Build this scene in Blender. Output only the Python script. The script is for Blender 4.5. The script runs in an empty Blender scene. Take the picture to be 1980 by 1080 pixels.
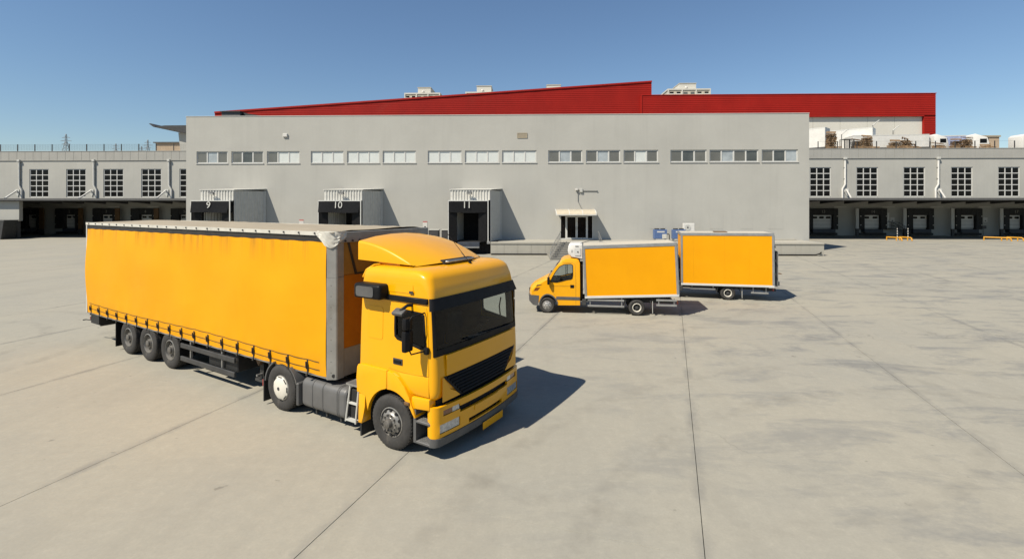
import bpy, bmesh, math, random
from mathutils import Vector, Matrix
R = math.radians
random.seed(7)
scene = bpy.context.scene
C = scene.collection

# ------------------------------------------------------------------ camera
cam_d = bpy.data.cameras.new('camera')
cam_d.sensor_width = 36.0
cam_d.lens = 950.0 / 1980.0 * 36.0
cam_d.shift_y = -140.0 / 1980.0
cam_d.clip_end = 4000
cam = bpy.data.objects.new('camera', cam_d)
cam.location = (0, 0, 4.4)
cam.rotation_euler = (R(90), 0, R(1.7))
C.objects.link(cam)
scene.camera = cam

# ------------------------------------------------------------------ sky and sun
SUN = Vector((1.14, 1.0, -1.85)).normalized()
elev = math.asin(-SUN.z)
world = bpy.data.worlds.new('World')
scene.world = world
world.use_nodes = True
wn = world.node_tree
wn.nodes.clear()
wo = wn.nodes.new('ShaderNodeOutputWorld')
wb = wn.nodes.new('ShaderNodeBackground')
sk = wn.nodes.new('ShaderNodeTexSky')
sk.sky_type = 'NISHITA'
sk.sun_disc = False
sk.sun_elevation = elev
sk.sun_rotation = math.atan2(-SUN.x, -SUN.y)
sk.altitude = 0
sk.air_density = 1.2
sk.dust_density = 0.0
sk.ozone_density = 5.5
wb.inputs['Strength'].default_value = 0.071
wn.links.new(sk.outputs[0], wb.inputs['Color'])
wn.links.new(wb.outputs[0], wo.inputs['Surface'])
sun_d = bpy.data.lights.new('sun', 'SUN')
sun_d.energy = 5.0
sun_d.angle = R(0.5)
sun_d.color = (1.0, 0.915, 0.77)
sun = bpy.data.objects.new('sun', sun_d)
sun.rotation_euler = SUN.to_track_quat('-Z', 'Y').to_euler()
sun.location = (-30, -30, 60)
C.objects.link(sun)
vs = scene.view_settings
vs.view_transform = 'Standard'
vs.look = 'None'
vs.exposure = 0.55
vs.gamma = 1.0
vs.use_curve_mapping = False
scene.cycles.max_bounces = 6
scene.cycles.transparent_max_bounces = 12

# ------------------------------------------------------------------ materials
def lin(r, g, b):
    def f(c):
        c /= 255.0
        return c / 12.92 if c <= 0.04045 else ((c + 0.055) / 1.055) ** 2.4
    return (f(r), f(g), f(b))

ALB = 0.70   # all surface colours are entered for exposure 0 and scaled to real reflectances here
class NT:
    """small helper for node graphs"""
    def __init__(self, name):
        self.m = bpy.data.materials.new(name)
        self.m.use_nodes = True
        self.t = self.m.node_tree
        self.b = self.t.nodes['Principled BSDF']
        self.out = self.t.nodes['Material Output']
        self._pos = None
    def n(self, kind, **kw):
        nd = self.t.nodes.new('ShaderNode' + kind)
        for k, v in kw.items():
            setattr(nd, k, v)
        return nd
    def l(self, a, b):
        self.t.links.new(a, b)
    def val(self, sock, v):
        if hasattr(v, 'is_output') or isinstance(v, bpy.types.NodeSocket):
            self.l(v, sock)
        else:
            sock.default_value = v
    def pos(self):
        if self._pos is None:
            self._pos = self.n('NewGeometry').outputs['Position']
        return self._pos
    def obj(self):
        return self.n('TexCoord').outputs['Object']
    def mapping(self, vec, scale=(1, 1, 1), rot=(0, 0, 0), loc=(0, 0, 0)):
        m = self.n('Mapping')
        self.l(vec, m.inputs['Vector'])
        m.inputs['Scale'].default_value = scale
        m.inputs['Rotation'].default_value = rot
        m.inputs['Location'].default_value = loc
        return m.outputs[0]
    def noise(self, vec, scale, detail=4, rough=0.55, dist=0.0):
        nd = self.n('TexNoise')
        self.l(vec, nd.inputs['Vector'])
        nd.inputs['Scale'].default_value = scale
        nd.inputs['Detail'].default_value = detail
        nd.inputs['Roughness'].default_value = rough
        nd.inputs['Distortion'].default_value = dist
        return nd.outputs['Fac']
    def ramp(self, fac, a, b, lo=0.0, hi=1.0):
        nd = self.n('MapRange')
        self.l(fac, nd.inputs['Value'])
        nd.inputs['From Min'].default_value = a
        nd.inputs['From Max'].default_value = b
        nd.inputs['To Min'].default_value = lo
        nd.inputs['To Max'].default_value = hi
        return nd.outputs[0]
    def math(self, op, a, b=0.0, c=0.0):
        nd = self.n('Math', operation=op)
        for s, v in zip(nd.inputs, (a, b, c)):
            self.val(s, v)
        return nd.outputs[0]
    def mix(self, fac, a, b, blend='MIX'):
        nd = self.n('Mix', data_type='RGBA', blend_type=blend)
        self.val(nd.inputs[0], fac)
        for s, v in ((nd.inputs[6], a), (nd.inputs[7], b)):
            if isinstance(v, tuple):
                s.default_value = (*(q * ALB for q in v[:3]), 1)
            else:
                self.l(v, s)
        return nd.outputs[2]
    def bump(self, h, strength, dist=0.02):
        nd = self.n('Bump')
        nd.inputs['Strength'].default_value = strength
        nd.inputs['Distance'].default_value = dist
        self.l(h, nd.inputs['Height'])
        self.l(nd.outputs[0], self.b.inputs['Normal'])

def M(name, col, rough=0.6, metal=0.0, var=0.12, scale=3.0, bump=0.0, bscale=40.0, coat=0.0, stain=None, spec=0.5, streak=False):
    """colour with large and fine variation, optional relief, optional dirt colour"""
    k = NT(name)
    p = k.obj()
    if streak:
        pm = k.mapping(p, (1, 1, 0.12))
        f = k.noise(pm, scale, 5, 0.6)
    else:
        f = k.noise(p, scale, 5, 0.6)
    lo = tuple(c * (1 - var) for c in col)
    hi = tuple(min(1.0, c * (1 + var)) for c in col)
    c = k.mix(k.ramp(f, 0.3, 0.7), lo, hi)
    if stain:
        f2 = k.noise(p, scale * 0.6, 8, 0.7, 0.6)
        c = k.mix(k.ramp(f2, 0.56, 0.72, 0, stain[3]), c, stain[:3])
    k.l(c, k.b.inputs['Base Color'])
    f3 = k.noise(p, scale * 2.3, 3)
    k.l(k.ramp(f3, 0.3, 0.7, max(0.02, rough * 0.85), min(1, rough * 1.15)), k.b.inputs['Roughness'])
    k.b.inputs['Metallic'].default_value = metal
    k.b.inputs['Specular IOR Level'].default_value = spec
    k.b.inputs['Coat Weight'].default_value = coat
    k.b.inputs['Coat Roughness'].default_value = 0.04
    if bump:
        k.bump(k.noise(p, bscale, 4), bump, 0.01)
    return k.m

def glass_mat(name, tint, ior=1.5):
    k = NT(name)
    k.t.nodes.remove(k.b)
    tr = k.n('BsdfTransparent')
    tr.inputs['Color'].default_value = (*tint, 1)
    gl = k.n('BsdfGlossy')
    gl.inputs['Roughness'].default_value = 0.03
    fr = k.n('Fresnel')
    fr.inputs['IOR'].default_value = ior
    mx = k.n('MixShader')
    k.l(fr.outputs[0], mx.inputs[0])
    k.l(tr.outputs[0], mx.inputs[1])
    k.l(gl.outputs[0], mx.inputs[2])
    k.l(mx.outputs[0], k.out.inputs['Surface'])
    return k.m

# the yard: cast concrete with laitance, damp bluish patches, tyre arcs, pores
def concrete_yard():
    k = NT('yard_concrete')
    p = k.pos()
    warm, cool = (0.438, 0.412, 0.338), (0.378, 0.368, 0.320)
    a = k.noise(p, 0.16, 6, 0.6, 0.5)
    col = k.mix(k.ramp(a, 0.36, 0.64), warm, cool)
    b = k.noise(p, 1.1, 8, 0.68, 0.3)
    col = k.mix(k.ramp(b, 0.25, 0.75, 0, 0.42), col, (0.478, 0.448, 0.365))
    # cleaner worn lanes running with the pours
    pm = k.mapping(p, (1.0, 0.10, 1.0), (0, 0, R(16.3)))
    w = k.noise(pm, 0.9, 5, 0.6)
    col = k.mix(k.ramp(w, 0.5, 0.78, 0, 0.38), col, (0.30, 0.285, 0.238))
    # damp blue-grey blotches, mostly on the open side of the yard
    xg = k.n('SeparateXYZ'); k.l(p, xg.inputs[0])
    side = k.ramp(xg.outputs['X'], -2.0, 9.0, 0.12, 1.0)
    pb = k.mapping(p, (0.5, 1.3, 1), (0, 0, R(10)))
    d = k.noise(pb, 0.62, 9, 0.72, 0.4)
    dd = k.math('MULTIPLY', k.ramp(d, 0.50, 0.63), side)
    col = k.mix(k.math('MULTIPLY', dd, 0.80), col, (0.225, 0.230, 0.228))
    # tyre arcs: rings broken up by noise
    brk = k.ramp(k.noise(p, 1.7, 5, 0.6), 0.42, 0.66)
    for cx, cy, r0, wd, st in ((16.0, 36.0, 9.0, 0.30, .34), (16.0, 36.0, 10.7, 0.30, .28), (25.0, 47.0, 19.0, 0.35, .3), (25.0, 47.0, 21.0, .35, .26),
                               (-2.0, 30.0, 12.5, 0.26, .30), (-2.0, 30.0, 14.4, 0.26, .26), (-20.0, 14.0, 6.0, .25, .28), (-20, 14, 4.2, .25, .24),
                               (3.0, 14.0, 7.2, .22, .22), (9.0, 3.0, 9.0, .26, .26), (9.0, 3.0, 10.9, .26, .24), (44, 58, 14, .4, .34), (44, 58, 11, .4, .3)):
        mm = k.mapping(p, (1, 1, 0), (0, 0, 0), (-cx, -cy, 0))
        ln = k.n('VectorMath', operation='LENGTH'); k.l(mm, ln.inputs[0])
        dr = k.math('ABSOLUTE', k.math('SUBTRACT', ln.outputs['Value'], r0))
        msk = k.math('MULTIPLY', k.ramp(dr, wd * 0.5, wd, 1, 0), brk)
        col = k.mix(k.math('MULTIPLY', msk, st), col, (0.17, 0.158, 0.135))
    # small dark spots of oil and rubber
    o = k.noise(p, 2.6, 3, 0.5)
    col = k.mix(k.ramp(o, 0.715, 0.76, 0, 0.55), col, (0.14, 0.13, 0.115))
    mid = k.noise(p, 5.5, 7, 0.72, 0.2)
    col = k.mix(k.ramp(mid, 0.40, 0.72, 0.0, 0.26), col, (0.275, 0.262, 0.225))
    col = k.mix(k.ramp(mid, 0.42, 0.28, 0.0, 0.34), col, (0.52, 0.485, 0.40))
    fine = k.noise(p, 26, 6, 0.7)
    col = k.mix(k.ramp(fine, 0.3, 0.75, 0.0, 0.30), col, (0.26, 0.247, 0.21))
    # hairline shrinkage cracks, broken and wandering
    wv = k.n('TexNoise'); k.l(p, wv.inputs['Vector']); wv.inputs['Scale'].default_value = 0.9; wv.inputs['Detail'].default_value = 5
    sc_ = k.n('VectorMath', operation='SCALE'); k.l(wv.outputs['Color'], sc_.inputs[0]); sc_.inputs['Scale'].default_value = 1.6
    ad = k.n('VectorMath', operation='ADD'); k.l(p, ad.inputs[0]); k.l(sc_.outputs[0], ad.inputs[1])
    vo = k.n('TexVoronoi', feature='DISTANCE_TO_EDGE'); k.l(ad.outputs[0], vo.inputs['Vector']); vo.inputs['Scale'].default_value = 0.17
    ck = k.math('MULTIPLY', k.ramp(vo.outputs['Distance'], 0.0, 0.0042, 1, 0), k.ramp(k.noise(p, 0.33, 4, 0.6), 0.50, 0.60))
    col = k.mix(k.math('MULTIPLY', k.math('MULTIPLY', ck, side), 0.45), col, (0.17, 0.162, 0.145))
    # grime gathered along the joints, in patches
    gen = k.n('SeparateXYZ'); k.l(k.n('TexCoord').outputs['Generated'], gen.inputs[0])
    ed = k.math('MULTIPLY', k.math('MINIMUM', gen.outputs['X'], k.math('SUBTRACT', 1.0, gen.outputs['X'])), 5.1)
    wob = k.math('MULTIPLY', k.noise(p, 2.2, 5, 0.7), 0.26)
    jm = k.math('MULTIPLY', k.ramp(k.math('SUBTRACT', ed, wob), -0.10, 0.02, 1, 0), k.ramp(k.noise(p, 0.7, 4, 0.6), 0.42, 0.6))
    col = k.mix(k.math('MULTIPLY', jm, 0.45), col, (0.20, 0.198, 0.19))
    k.l(col, k.b.inputs['Base Color'])
    k.l(k.ramp(b, 0.2, 0.8, 0.82, 0.95), k.b.inputs['Roughness'])
    k.b.inputs['Specular IOR Level'].default_value = 0.25
    h = k.math('ADD', k.math('MULTIPLY', b, 0.6), k.math('MULTIPLY', fine, 0.25))
    k.bump(h, 0.22, 0.012)
    return k.m

def plaster_mat(name, col, sc=0.25, streaks=0.16):
    k = NT(name)
    p = k.pos()
    a = k.noise(p, sc, 6, 0.6)
    c = k.mix(k.ramp(a, 0.3, 0.7), tuple(x * 0.93 for x in col), tuple(x * 1.05 for x in col))
    pm = k.mapping(p, (1.6, 1, 0.09))
    s = k.noise(pm, 1.0, 6, 0.65)
    c = k.mix(k.ramp(s, 0.52, 0.75, 0, streaks), c, tuple(x * 0.62 for x in col))
    f = k.noise(p, 9, 6, 0.7)
    c = k.mix(k.ramp(f, 0.3, 0.7, 0, 0.14), c, tuple(x * 0.75 for x in col))
    k.l(c, k.b.inputs['Base Color'])
    k.b.inputs['Roughness'].default_value = 0.88
    k.b.inputs['Specular IOR Level'].default_value = 0.2
    k.bump(k.noise(p, 30, 4), 0.12, 0.01)
    return k.m

def curtain_mat():
    k = NT('yellow_tarpaulin')
    p = k.obj()
    sp = k.n('SeparateXYZ'); k.l(p, sp.inputs[0])
    a = k.noise(p, 0.5, 5, 0.6, 0.4)
    c = k.mix(k.ramp(a, 0.3, 0.7), (0.89, 0.385, 0.002), (0.94, 0.425, 0.003))
    # run-down dirt below the roof rail and dust above the buckles
    pm = k.mapping(p, (3.0, 1, 0.10))
    s = k.noise(pm, 1.6, 7, 0.7)
    top = k.ramp(sp.outputs['Z'], 3.15, 3.68, 0, 1)
    c = k.mix(k.math('MULTIPLY', k.math('MULTIPLY', k.ramp(s, 0.48, 0.66), top), 0.62), c, (0.30, 0.14, 0.02))
    bot = k.ramp(sp.outputs['Z'], 1.5, 0.95, 0, 1)
    s2 = k.noise(p, 3.0, 6, 0.7)
    c = k.mix(k.math('MULTIPLY', k.math('MULTIPLY', k.ramp(s2, 0.45, 0.7), bot), 0.35), c, (0.40, 0.21, 0.04))
    f = k.noise(p, 5, 7, 0.75, 0.5)
    c = k.mix(k.ramp(f, 0.6, 0.8, 0, 0.16), c, (0.52, 0.25, 0.03))
    k.l(c, k.b.inputs['Base Color'])
    k.b.inputs['Roughness'].default_value = 0.5
    k.b.inputs['Specular IOR Level'].default_value = 0.18
    pw = k.mapping(p, (0.35, 1, 0.8), (0, R(14), 0))
    w = k.noise(pw, 0.9, 3, 0.45, 0.5)
    weave = k.noise(p, 60, 2)
    k.bump(k.math('ADD', w, k.math('MULTIPLY', weave, 0.03)), 0.4, 0.09)
    return k.m

m_yard = concrete_yard()
m_joint = M('joint_filler', (0.25, 0.235, 0.195), 0.95, var=0.5, scale=2)
m_wall = plaster_mat('grey_plaster', (0.530, 0.524, 0.484))
m_wing = plaster_mat('wing_plaster', (0.525, 0.520, 0.478), 0.3, 0.22)
m_panel = plaster_mat('parapet_concrete', (0.455, 0.450, 0.418), 0.5, 0.3)
m_step = plaster_mat('step_concrete', (0.30, 0.29, 0.26), 1.2, 0.4)
m_plat = plaster_mat('platform_concrete', (0.470, 0.450, 0.390), 0.8, 0.35)
m_red = M('red_cladding', (0.40, 0.018, 0.012), 0.6, var=0.10, scale=0.2, spec=0.15, stain=(0.36, 0.05, 0.035, 0.3))
m_white = M('white_paint', (0.78, 0.77, 0.73), 0.5, var=0.06, scale=1.5, stain=(0.45, 0.43, 0.38, 0.3))
m_whitecorr = M('white_corrugated', (0.72, 0.71, 0.66), 0.5, var=0.08, stain=(0.40, 0.37, 0.3, 0.35))
m_greycorr = M('grey_corrugated', (0.62, 0.62, 0.58), 0.5, var=0.08, stain=(0.3, 0.29, 0.25, 0.25))
m_frame = M('white_frame', (0.70, 0.70, 0.67), 0.45, var=0.05)
m_alu = M('aluminium', (0.55, 0.55, 0.54), 0.38, 0.75, var=0.12, scale=4)
m_galv = M('galvanised_steel', (0.42, 0.42, 0.41), 0.45, 0.7, var=0.18, scale=8)
m_black = M('black_rubber', (0.020, 0.020, 0.020), 0.75, var=0.3, bump=0.2, bscale=60)
m_blackp = M('black_plastic', (0.013, 0.013, 0.014), 0.45, var=0.25, scale=6, bump=0.06, bscale=120, spec=0.12)
m_tyre = M('tyre_rubber', (0.040, 0.038, 0.036), 0.85, var=0.3, scale=5, stain=(0.13, 0.115, 0.095, 0.5), bump=0.2, bscale=50)
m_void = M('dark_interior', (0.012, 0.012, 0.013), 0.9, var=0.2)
m_chassis = M('chassis_paint', (0.018, 0.018, 0.018), 0.6, var=0.3, stain=(0.07, 0.06, 0.045, 0.5))
m_greyp = M('grey_plastic', (0.105, 0.105, 0.105), 0.6, var=0.15, scale=4, stain=(0.2, 0.185, 0.16, 0.4), bump=0.1, bscale=80)
m_tank = M('grey_tank', (0.135, 0.135, 0.135), 0.5, 0.0, var=0.12, scale=2.5, stain=(0.22, 0.20, 0.17, 0.45))
m_yel = M('yellow_cab_paint', (0.98, 0.455, 0.002), 0.34, var=0.03, scale=1.2, coat=0.45, stain=(0.66, 0.30, 0.01, 0.16), spec=0.25)
m_yelv = M('yellow_van_paint', (0.98, 0.45, 0.003), 0.36, var=0.04, scale=1.2, coat=0.25, stain=(0.64, 0.29, 0.015, 0.25), spec=0.3)
m_orange = M('orange_box_panel', (0.99, 0.42, 0.002), 0.5, var=0.05, scale=0.7, stain=(0.76, 0.29, 0.006, 0.4), spec=0.15, bump=0.22, bscale=1.1)
m_orange2 = M('shaded_orange_headboard', (0.50, 0.175, 0.006), 0.6, var=0.1, stain=(0.3, 0.11, 0.02, 0.4), spec=0.2)  # orange darkened so the base colour carries the headboard's shade
m_htarp = M('shaded_headboard_tarpaulin', (0.40, 0.22, 0.045), 0.7, var=0.12, stain=(0.25, 0.16, 0.06, 0.4), spec=0.2)  # brown, dark tone puts the headboard's shade into the colour
m_curtain = curtain_mat()
m_tarp = M('beige_roof_tarpaulin', (0.44, 0.375, 0.27), 0.7, var=0.08, scale=0.9, stain=(0.42, 0.35, 0.25, 0.5), bump=0.25, bscale=5)
m_tarpw = M('pale_tarpaulin', (0.66, 0.64, 0.57), 0.6, var=0.1, scale=4, stain=(0.35, 0.32, 0.26, 0.5), bump=0.4, bscale=9)
m_post = M('headboard_post', (0.36, 0.355, 0.33), 0.5, 0.2, var=0.14, scale=3, stain=(0.2, 0.17, 0.13, 0.5))
m_band = M('dark_rail', (0.030, 0.026, 0.020), 0.6, var=0.3, stain=(0.08, 0.06, 0.04, 0.4))
m_rim = M('steel_rim', (0.33, 0.32, 0.30), 0.45, 0.55, var=0.22, scale=9, stain=(0.10, 0.085, 0.065, 0.7))
m_rimdark = M('sooty_rim', (0.16, 0.15, 0.135), 0.6, 0.3, var=0.3, scale=9, stain=(0.05, 0.04, 0.03, 0.6))
m_vrim = M('bright_steel_rim', (0.55, 0.54, 0.52), 0.4, 0.35, var=0.2, scale=12, stain=(0.2, 0.18, 0.15, 0.5))
m_broof = M('cream_box_roof', (0.66, 0.60, 0.48), 0.6, var=0.06, scale=1.2, stain=(0.5, 0.44, 0.34, 0.4))
m_hubw = M('cream_hub_cap', (0.78, 0.75, 0.66), 0.4, var=0.06, stain=(0.45, 0.4, 0.3, 0.35))
m_lamp = M('clear_lamp', (0.55, 0.57, 0.58), 0.12, 0.35, var=0.35, scale=22, coat=1.0)
m_amber = M('amber_lamp', (0.22, 0.055, 0.008), 0.15, var=0.3, scale=20, coat=1.0)
m_redl = M('red_lamp', (0.35, 0.02, 0.015), 0.2, var=0.2, coat=1.0)
m_pane = M('dark_pane', (0.008, 0.008, 0.009), 0.12, var=0.5, scale=1.3, spec=0.12)
m_blindg = M('grey_blind_pane', (0.155, 0.150, 0.130), 0.22, var=0.18, scale=0.7, coat=0.7)
m_dim = M('dim_pane', (0.085, 0.090, 0.085), 0.15, var=0.35, scale=1.0, coat=0.5)
m_blindw = M('white_blind_pane', (0.74, 0.77, 0.74), 0.25, var=0.05, scale=1.2, coat=0.6)
m_blindb = M('bluish_pane', (0.42, 0.46, 0.48), 0.15, var=0.25, scale=0.9, coat=0.8)
m_glass = glass_mat('cab_glass', (0.68, 0.73, 0.73), 1.36)
m_glassd = glass_mat('tinted_glass', (0.30, 0.33, 0.33), 1.38)
m_poly = M('cream_polycarbonate', (0.66, 0.58, 0.44), 0.3, var=0.08, coat=0.4)
m_yrail = M('yellow_barrier_paint', (0.75, 0.36, 0.02), 0.5, var=0.15, stain=(0.3, 0.18, 0.05, 0.4))
m_blue = M('blue_unit_paint', (0.10, 0.17, 0.36), 0.5, var=0.15)
m_bluedk = M('dark_blue_leveller', (0.035, 0.045, 0.065), 0.55, var=0.25, stain=(0.12, 0.11, 0.1, 0.4))
m_wood = M('weathered_pallet_wood', (0.30, 0.195, 0.105), 0.85, var=0.35, scale=6)
m_brown = M('brown_guard', (0.16, 0.085, 0.03), 0.7, var=0.3, stain=(0.08, 0.06, 0.04, 0.5))
m_apt = M('apartment_render', (0.62, 0.57, 0.46), 0.85, var=0.06, scale=0.1)
m_apt2 = M('apartment_trim', (0.72, 0.70, 0.63), 0.85, var=0.05, scale=0.1)
m_beige = M('beige_render', (0.55, 0.42, 0.29), 0.85, var=0.1, scale=0.4)
m_pyl = M('pylon_steel', (0.30, 0.32, 0.34), 0.6, 0.4, var=0.1)
m_dkgrey = M('dark_grey_metal', (0.06, 0.06, 0.06), 0.55, 0.2, var=0.25)
m_canopy = M('canopy_sheet', (0.07, 0.07, 0.068), 0.6, 0.2, var=0.2, scale=1.5)
m_sign = M('white_sign', (0.72, 0.70, 0.66), 0.5, var=0.06)
m_pink = M('sign_red', (0.55, 0.16, 0.14), 0.6, var=0.1)
m_digit = M('number_paint', (0.62, 0.62, 0.58), 0.6, var=0.1)
m_digit2 = M('dull_number_paint', (0.34, 0.33, 0.29), 0.7, var=0.2)
m_seat = M('seat_fabric', (0.020, 0.020, 0.022), 0.9, var=0.3)
m_papers = M('paper', (0.6, 0.57, 0.48), 0.8, var=0.1)
m_bluew = M('trailer_print', (0.36, 0.42, 0.62), 0.5, var=0.35, scale=0.8)

# ------------------------------------------------------------------ mesh helpers
class MB:
    def __init__(self):
        self.bm = bmesh.new()
    def _bev(self, verts, w, seg=2):
        es = set()
        for v in verts:
            for e in v.link_edges:
                es.add(e)
        bmesh.ops.bevel(self.bm, geom=list(es), offset=w, segments=seg, affect='EDGES', profile=0.5)
    def box(self, x0, x1, y0, y1, z0, z1, bev=0.0, seg=2, mat=None):
        vv = [self.bm.verts.new((x, y, z)) for x in (x0, x1) for y in (y0, y1) for z in (z0, z1)]
        for f in ((0, 1, 3, 2), (4, 6, 7, 5), (0, 4, 5, 1), (2, 3, 7, 6), (0, 2, 6, 4), (1, 5, 7, 3)):
            self.bm.faces.new([vv[i] for i in f])
        if mat is not None:
            for v in vv:
                v.co = mat @ v.co
        if bev:
            self._bev(vv, bev, seg)
        return self
    def quad(self, *pts):
        self.bm.faces.new([self.bm.verts.new(p) for p in pts])
        return self
    def cyl(self, p0, p1, r, seg=12, r2=None, caps=True):
        p0, p1 = Vector(p0), Vector(p1)
        d = (p1 - p0).normalized()
        a = d.orthogonal().normalized()
        b = d.cross(a)
        r2 = r if r2 is None else r2
        k0, k1 = [], []
        for i in range(seg):
            t = 2 * math.pi * i / seg
            o = a * math.cos(t) + b * math.sin(t)
            k0.append(self.bm.verts.new(p0 + o * r))
            k1.append(self.bm.verts.new(p1 + o * r2))
        for i in range(seg):
            j = (i + 1) % seg
            self.bm.faces.new((k0[i], k0[j], k1[j], k1[i]))
        if caps:
            self.bm.faces.new(k0[::-1])
            self.bm.faces.new(k1)
        return self
    def tube(self, pts, r, seg=8):
        pts = [Vector(p) for p in pts]
        rings = []
        up = None
        for i, p in enumerate(pts):
            if i == 0: d = pts[1] - p
            elif i == len(pts) - 1: d = p - pts[i - 1]
            else: d = (pts[i + 1] - p).normalized() + (p - pts[i - 1]).normalized()
            d.normalize()
            if up is None:
                up = d.orthogonal().normalized()
            else:
                up = (up - d * up.dot(d))
                up = up.normalized() if up.length > 1e-6 else d.orthogonal().normalized()
            b = d.cross(up)
            rings.append([p + (up * math.cos(2 * math.pi * k / seg) + b * math.sin(2 * math.pi * k / seg)) * r for k in range(seg)])
        return self.loft(rings, caps=True)
    def loft(self, rings, closed=True, caps=True, skip=None):
        vr = [[self.bm.verts.new(p) for p in ring] for ring in rings]
        n = len(vr[0])
        m = n if closed else n - 1
        for i in range(len(vr) - 1):
            for j in range(m):
                if skip and skip(i, j):
                    continue
                k = (j + 1) % n
                self.bm.faces.new((vr[i][j], vr[i][k], vr[i + 1][k], vr[i + 1][j]))
        if caps and closed:
            self.bm.faces.new(vr[0][::-1])
            self.bm.faces.new(vr[-1])
        return self
    def prism(self, poly, axis, a, b, bev=0.0):
        """poly in the two other axes (x,z for 'y'; y,z for 'x'; x,y for 'z'), extruded from a to b"""
        def P(u, v, w):
            return {'y': (u, w, v), 'x': (w, u, v), 'z': (u, v, w)}[axis]
        v0 = [self.bm.verts.new(P(u, v, a)) for u, v in poly]
        v1 = [self.bm.verts.new(P(u, v, b)) for u, v in poly]
        self.bm.faces.new(v0[::-1])
        self.bm.faces.new(v1)
        n = len(poly)
        for i in range(n):
            j = (i + 1) % n
            self.bm.faces.new((v0[i], v0[j], v1[j], v1[i]))
        if bev:
            self._bev(v0 + v1, bev, 2)
        return self
    def holed(self, outer, holes, f, thick=None, g=None):
        """flat panel with holes: loops in 2D, f maps (u,v) to 3D, g the back side"""
        def side(fn):
            loops = []
            es = []
            for lp in [outer] + holes:
                vv = [self.bm.verts.new(fn(u, v)) for u, v in lp]
                loops.append(vv)
                for i in range(len(vv)):
                    es.append(self.bm.edges.new((vv[i], vv[(i + 1) % len(vv)])))
            bmesh.ops.triangle_fill(self.bm, edges=es, use_beauty=True)
            return loops
        A = side(f)
        if g:
            B = side(g)
            for la, lb in zip(A, B):
                n = len(la)
                for i in range(n):
                    j = (i + 1) % n
                    try:
                        self.bm.faces.new((la[i], la[j], lb[j], lb[i]))
                    except ValueError:
                        pass
        return self
    def grid(self, us, vs, hole, f, g=None):
        """panel on a u,v grid with rectangular holes: hole(uc,vc) -> True to leave a cell out"""
        va, vb = {}, {}
        def gv(d, fn, i, j):
            if (i, j) not in d:
                d[(i, j)] = self.bm.verts.new(fn(us[i], vs[j]))
            return d[(i, j)]
        cells = set()
        for i in range(len(us) - 1):
            for j in range(len(vs) - 1):
                if not hole(0.5 * (us[i] + us[i + 1]), 0.5 * (vs[j] + vs[j + 1])):
                    cells.add((i, j))
        for i, j in cells:
            q = [(i, j), (i + 1, j), (i + 1, j + 1), (i, j + 1)]
            self.bm.faces.new([gv(va, f, *t) for t in q])
            if g:
                self.bm.faces.new([gv(vb, g, *t) for t in q[::-1]])
                for (di, dj, a, b) in ((0, -1, q[0], q[1]), (1, 0, q[1], q[2]), (0, 1, q[2], q[3]), (-1, 0, q[3], q[0])):
                    if (i + di, j + dj) not in cells:
                        self.bm.faces.new((gv(va, f, *b), gv(va, f, *a), gv(vb, g, *a), gv(vb, g, *b)))
        return self
    def lathe(self, prof, axis_p, seg=40):
        """profile (radius, y) turned about the y axis through axis_p"""
        cx, cy, cz = axis_p
        rings = []
        for r, y in prof:
            rings.append([(cx + r * math.cos(2 * math.pi * k / seg), cy + y, cz + r * math.sin(2 * math.pi * k / seg)) for k in range(seg)])
        return self.loft(rings, caps=False)
    def mesh(self, name, smooth=None, recalc=True):
        if recalc:
            bmesh.ops.recalc_face_normals(self.bm, faces=self.bm.faces)
        me = bpy.data.meshes.new(name)
        self.bm.to_mesh(me)
        self.bm.free()
        if smooth:
            for p in me.polygons:
                p.use_smooth = True
            me.set_sharp_from_angle(angle=R(smooth))
        return me
    def build(self, name, mat, parent=None, smooth=None, loc=None, rot=None, recalc=True):
        return link(name, self.mesh(name, smooth, recalc), mat, parent, loc, rot)

def link(name, me, mat, parent=None, loc=None, rot=None):
    if mat and not me.materials:
        me.materials.append(mat)
    o = bpy.data.objects.new(name, me)
    C.objects.link(o)
    if parent: o.parent = parent
    if loc: o.location = loc
    if rot: o.rotation_euler = rot
    return o

def empty(name, loc=(0, 0, 0), rz=0.0, parent=None):
    o = bpy.data.objects.new(name, None)
    C.objects.link(o)
    o.location = loc
    o.rotation_euler = (0, 0, rz)
    o.empty_display_size = 0.3
    if parent: o.parent = parent
    return o

def tag(o, label=None, cat=None, group=None, kind=None):
    if label: o['label'] = label
    if cat: o['category'] = cat
    if group: o['group'] = group
    if kind: o['kind'] = kind
    return o

def bx(name, mat, parent, x0, x1, y0, y1, z0, z1, bev=0.0, seg=1, smooth=None):
    return MB().box(x0, x1, y0, y1, z0, z1, bev, seg).build(name, mat, parent, smooth)

def text(name, s, size, mat, parent, loc, rot, ext=0.004):
    cu = bpy.data.curves.new(name, 'FONT')
    cu.body = s
    cu.size = size
    cu.extrude = ext
    cu.align_x = 'CENTER'
    cu.align_y = 'CENTER'
    cu.materials.append(mat)
    tmp = bpy.data.objects.new(name + '_outline', cu)
    C.objects.link(tmp)
    bpy.context.view_layer.update()
    me = bpy.data.meshes.new_from_object(tmp.evaluated_get(bpy.context.evaluated_depsgraph_get()))
    bpy.data.objects.remove(tmp)
    me.materials.clear()
    return link(name, me, mat, parent, loc, rot)

def lerp(tab, z):
    if z <= tab[0][0]: return tab[0][1:]
    for a, b in zip(tab, tab[1:]):
        if z <= b[0]:
            t = (z - a[0]) / (b[0] - a[0])
            return tuple(p + (q - p) * t for p, q in zip(a[1:], b[1:]))
    return tab[-1][1:]

def arc(cx, cy, r, a0, a1, n):
    return [(cx + r * math.cos(R(a0 + (a1 - a0) * i / n)), cy + r * math.sin(R(a0 + (a1 - a0) * i / n))) for i in range(n + 1)]

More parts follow.
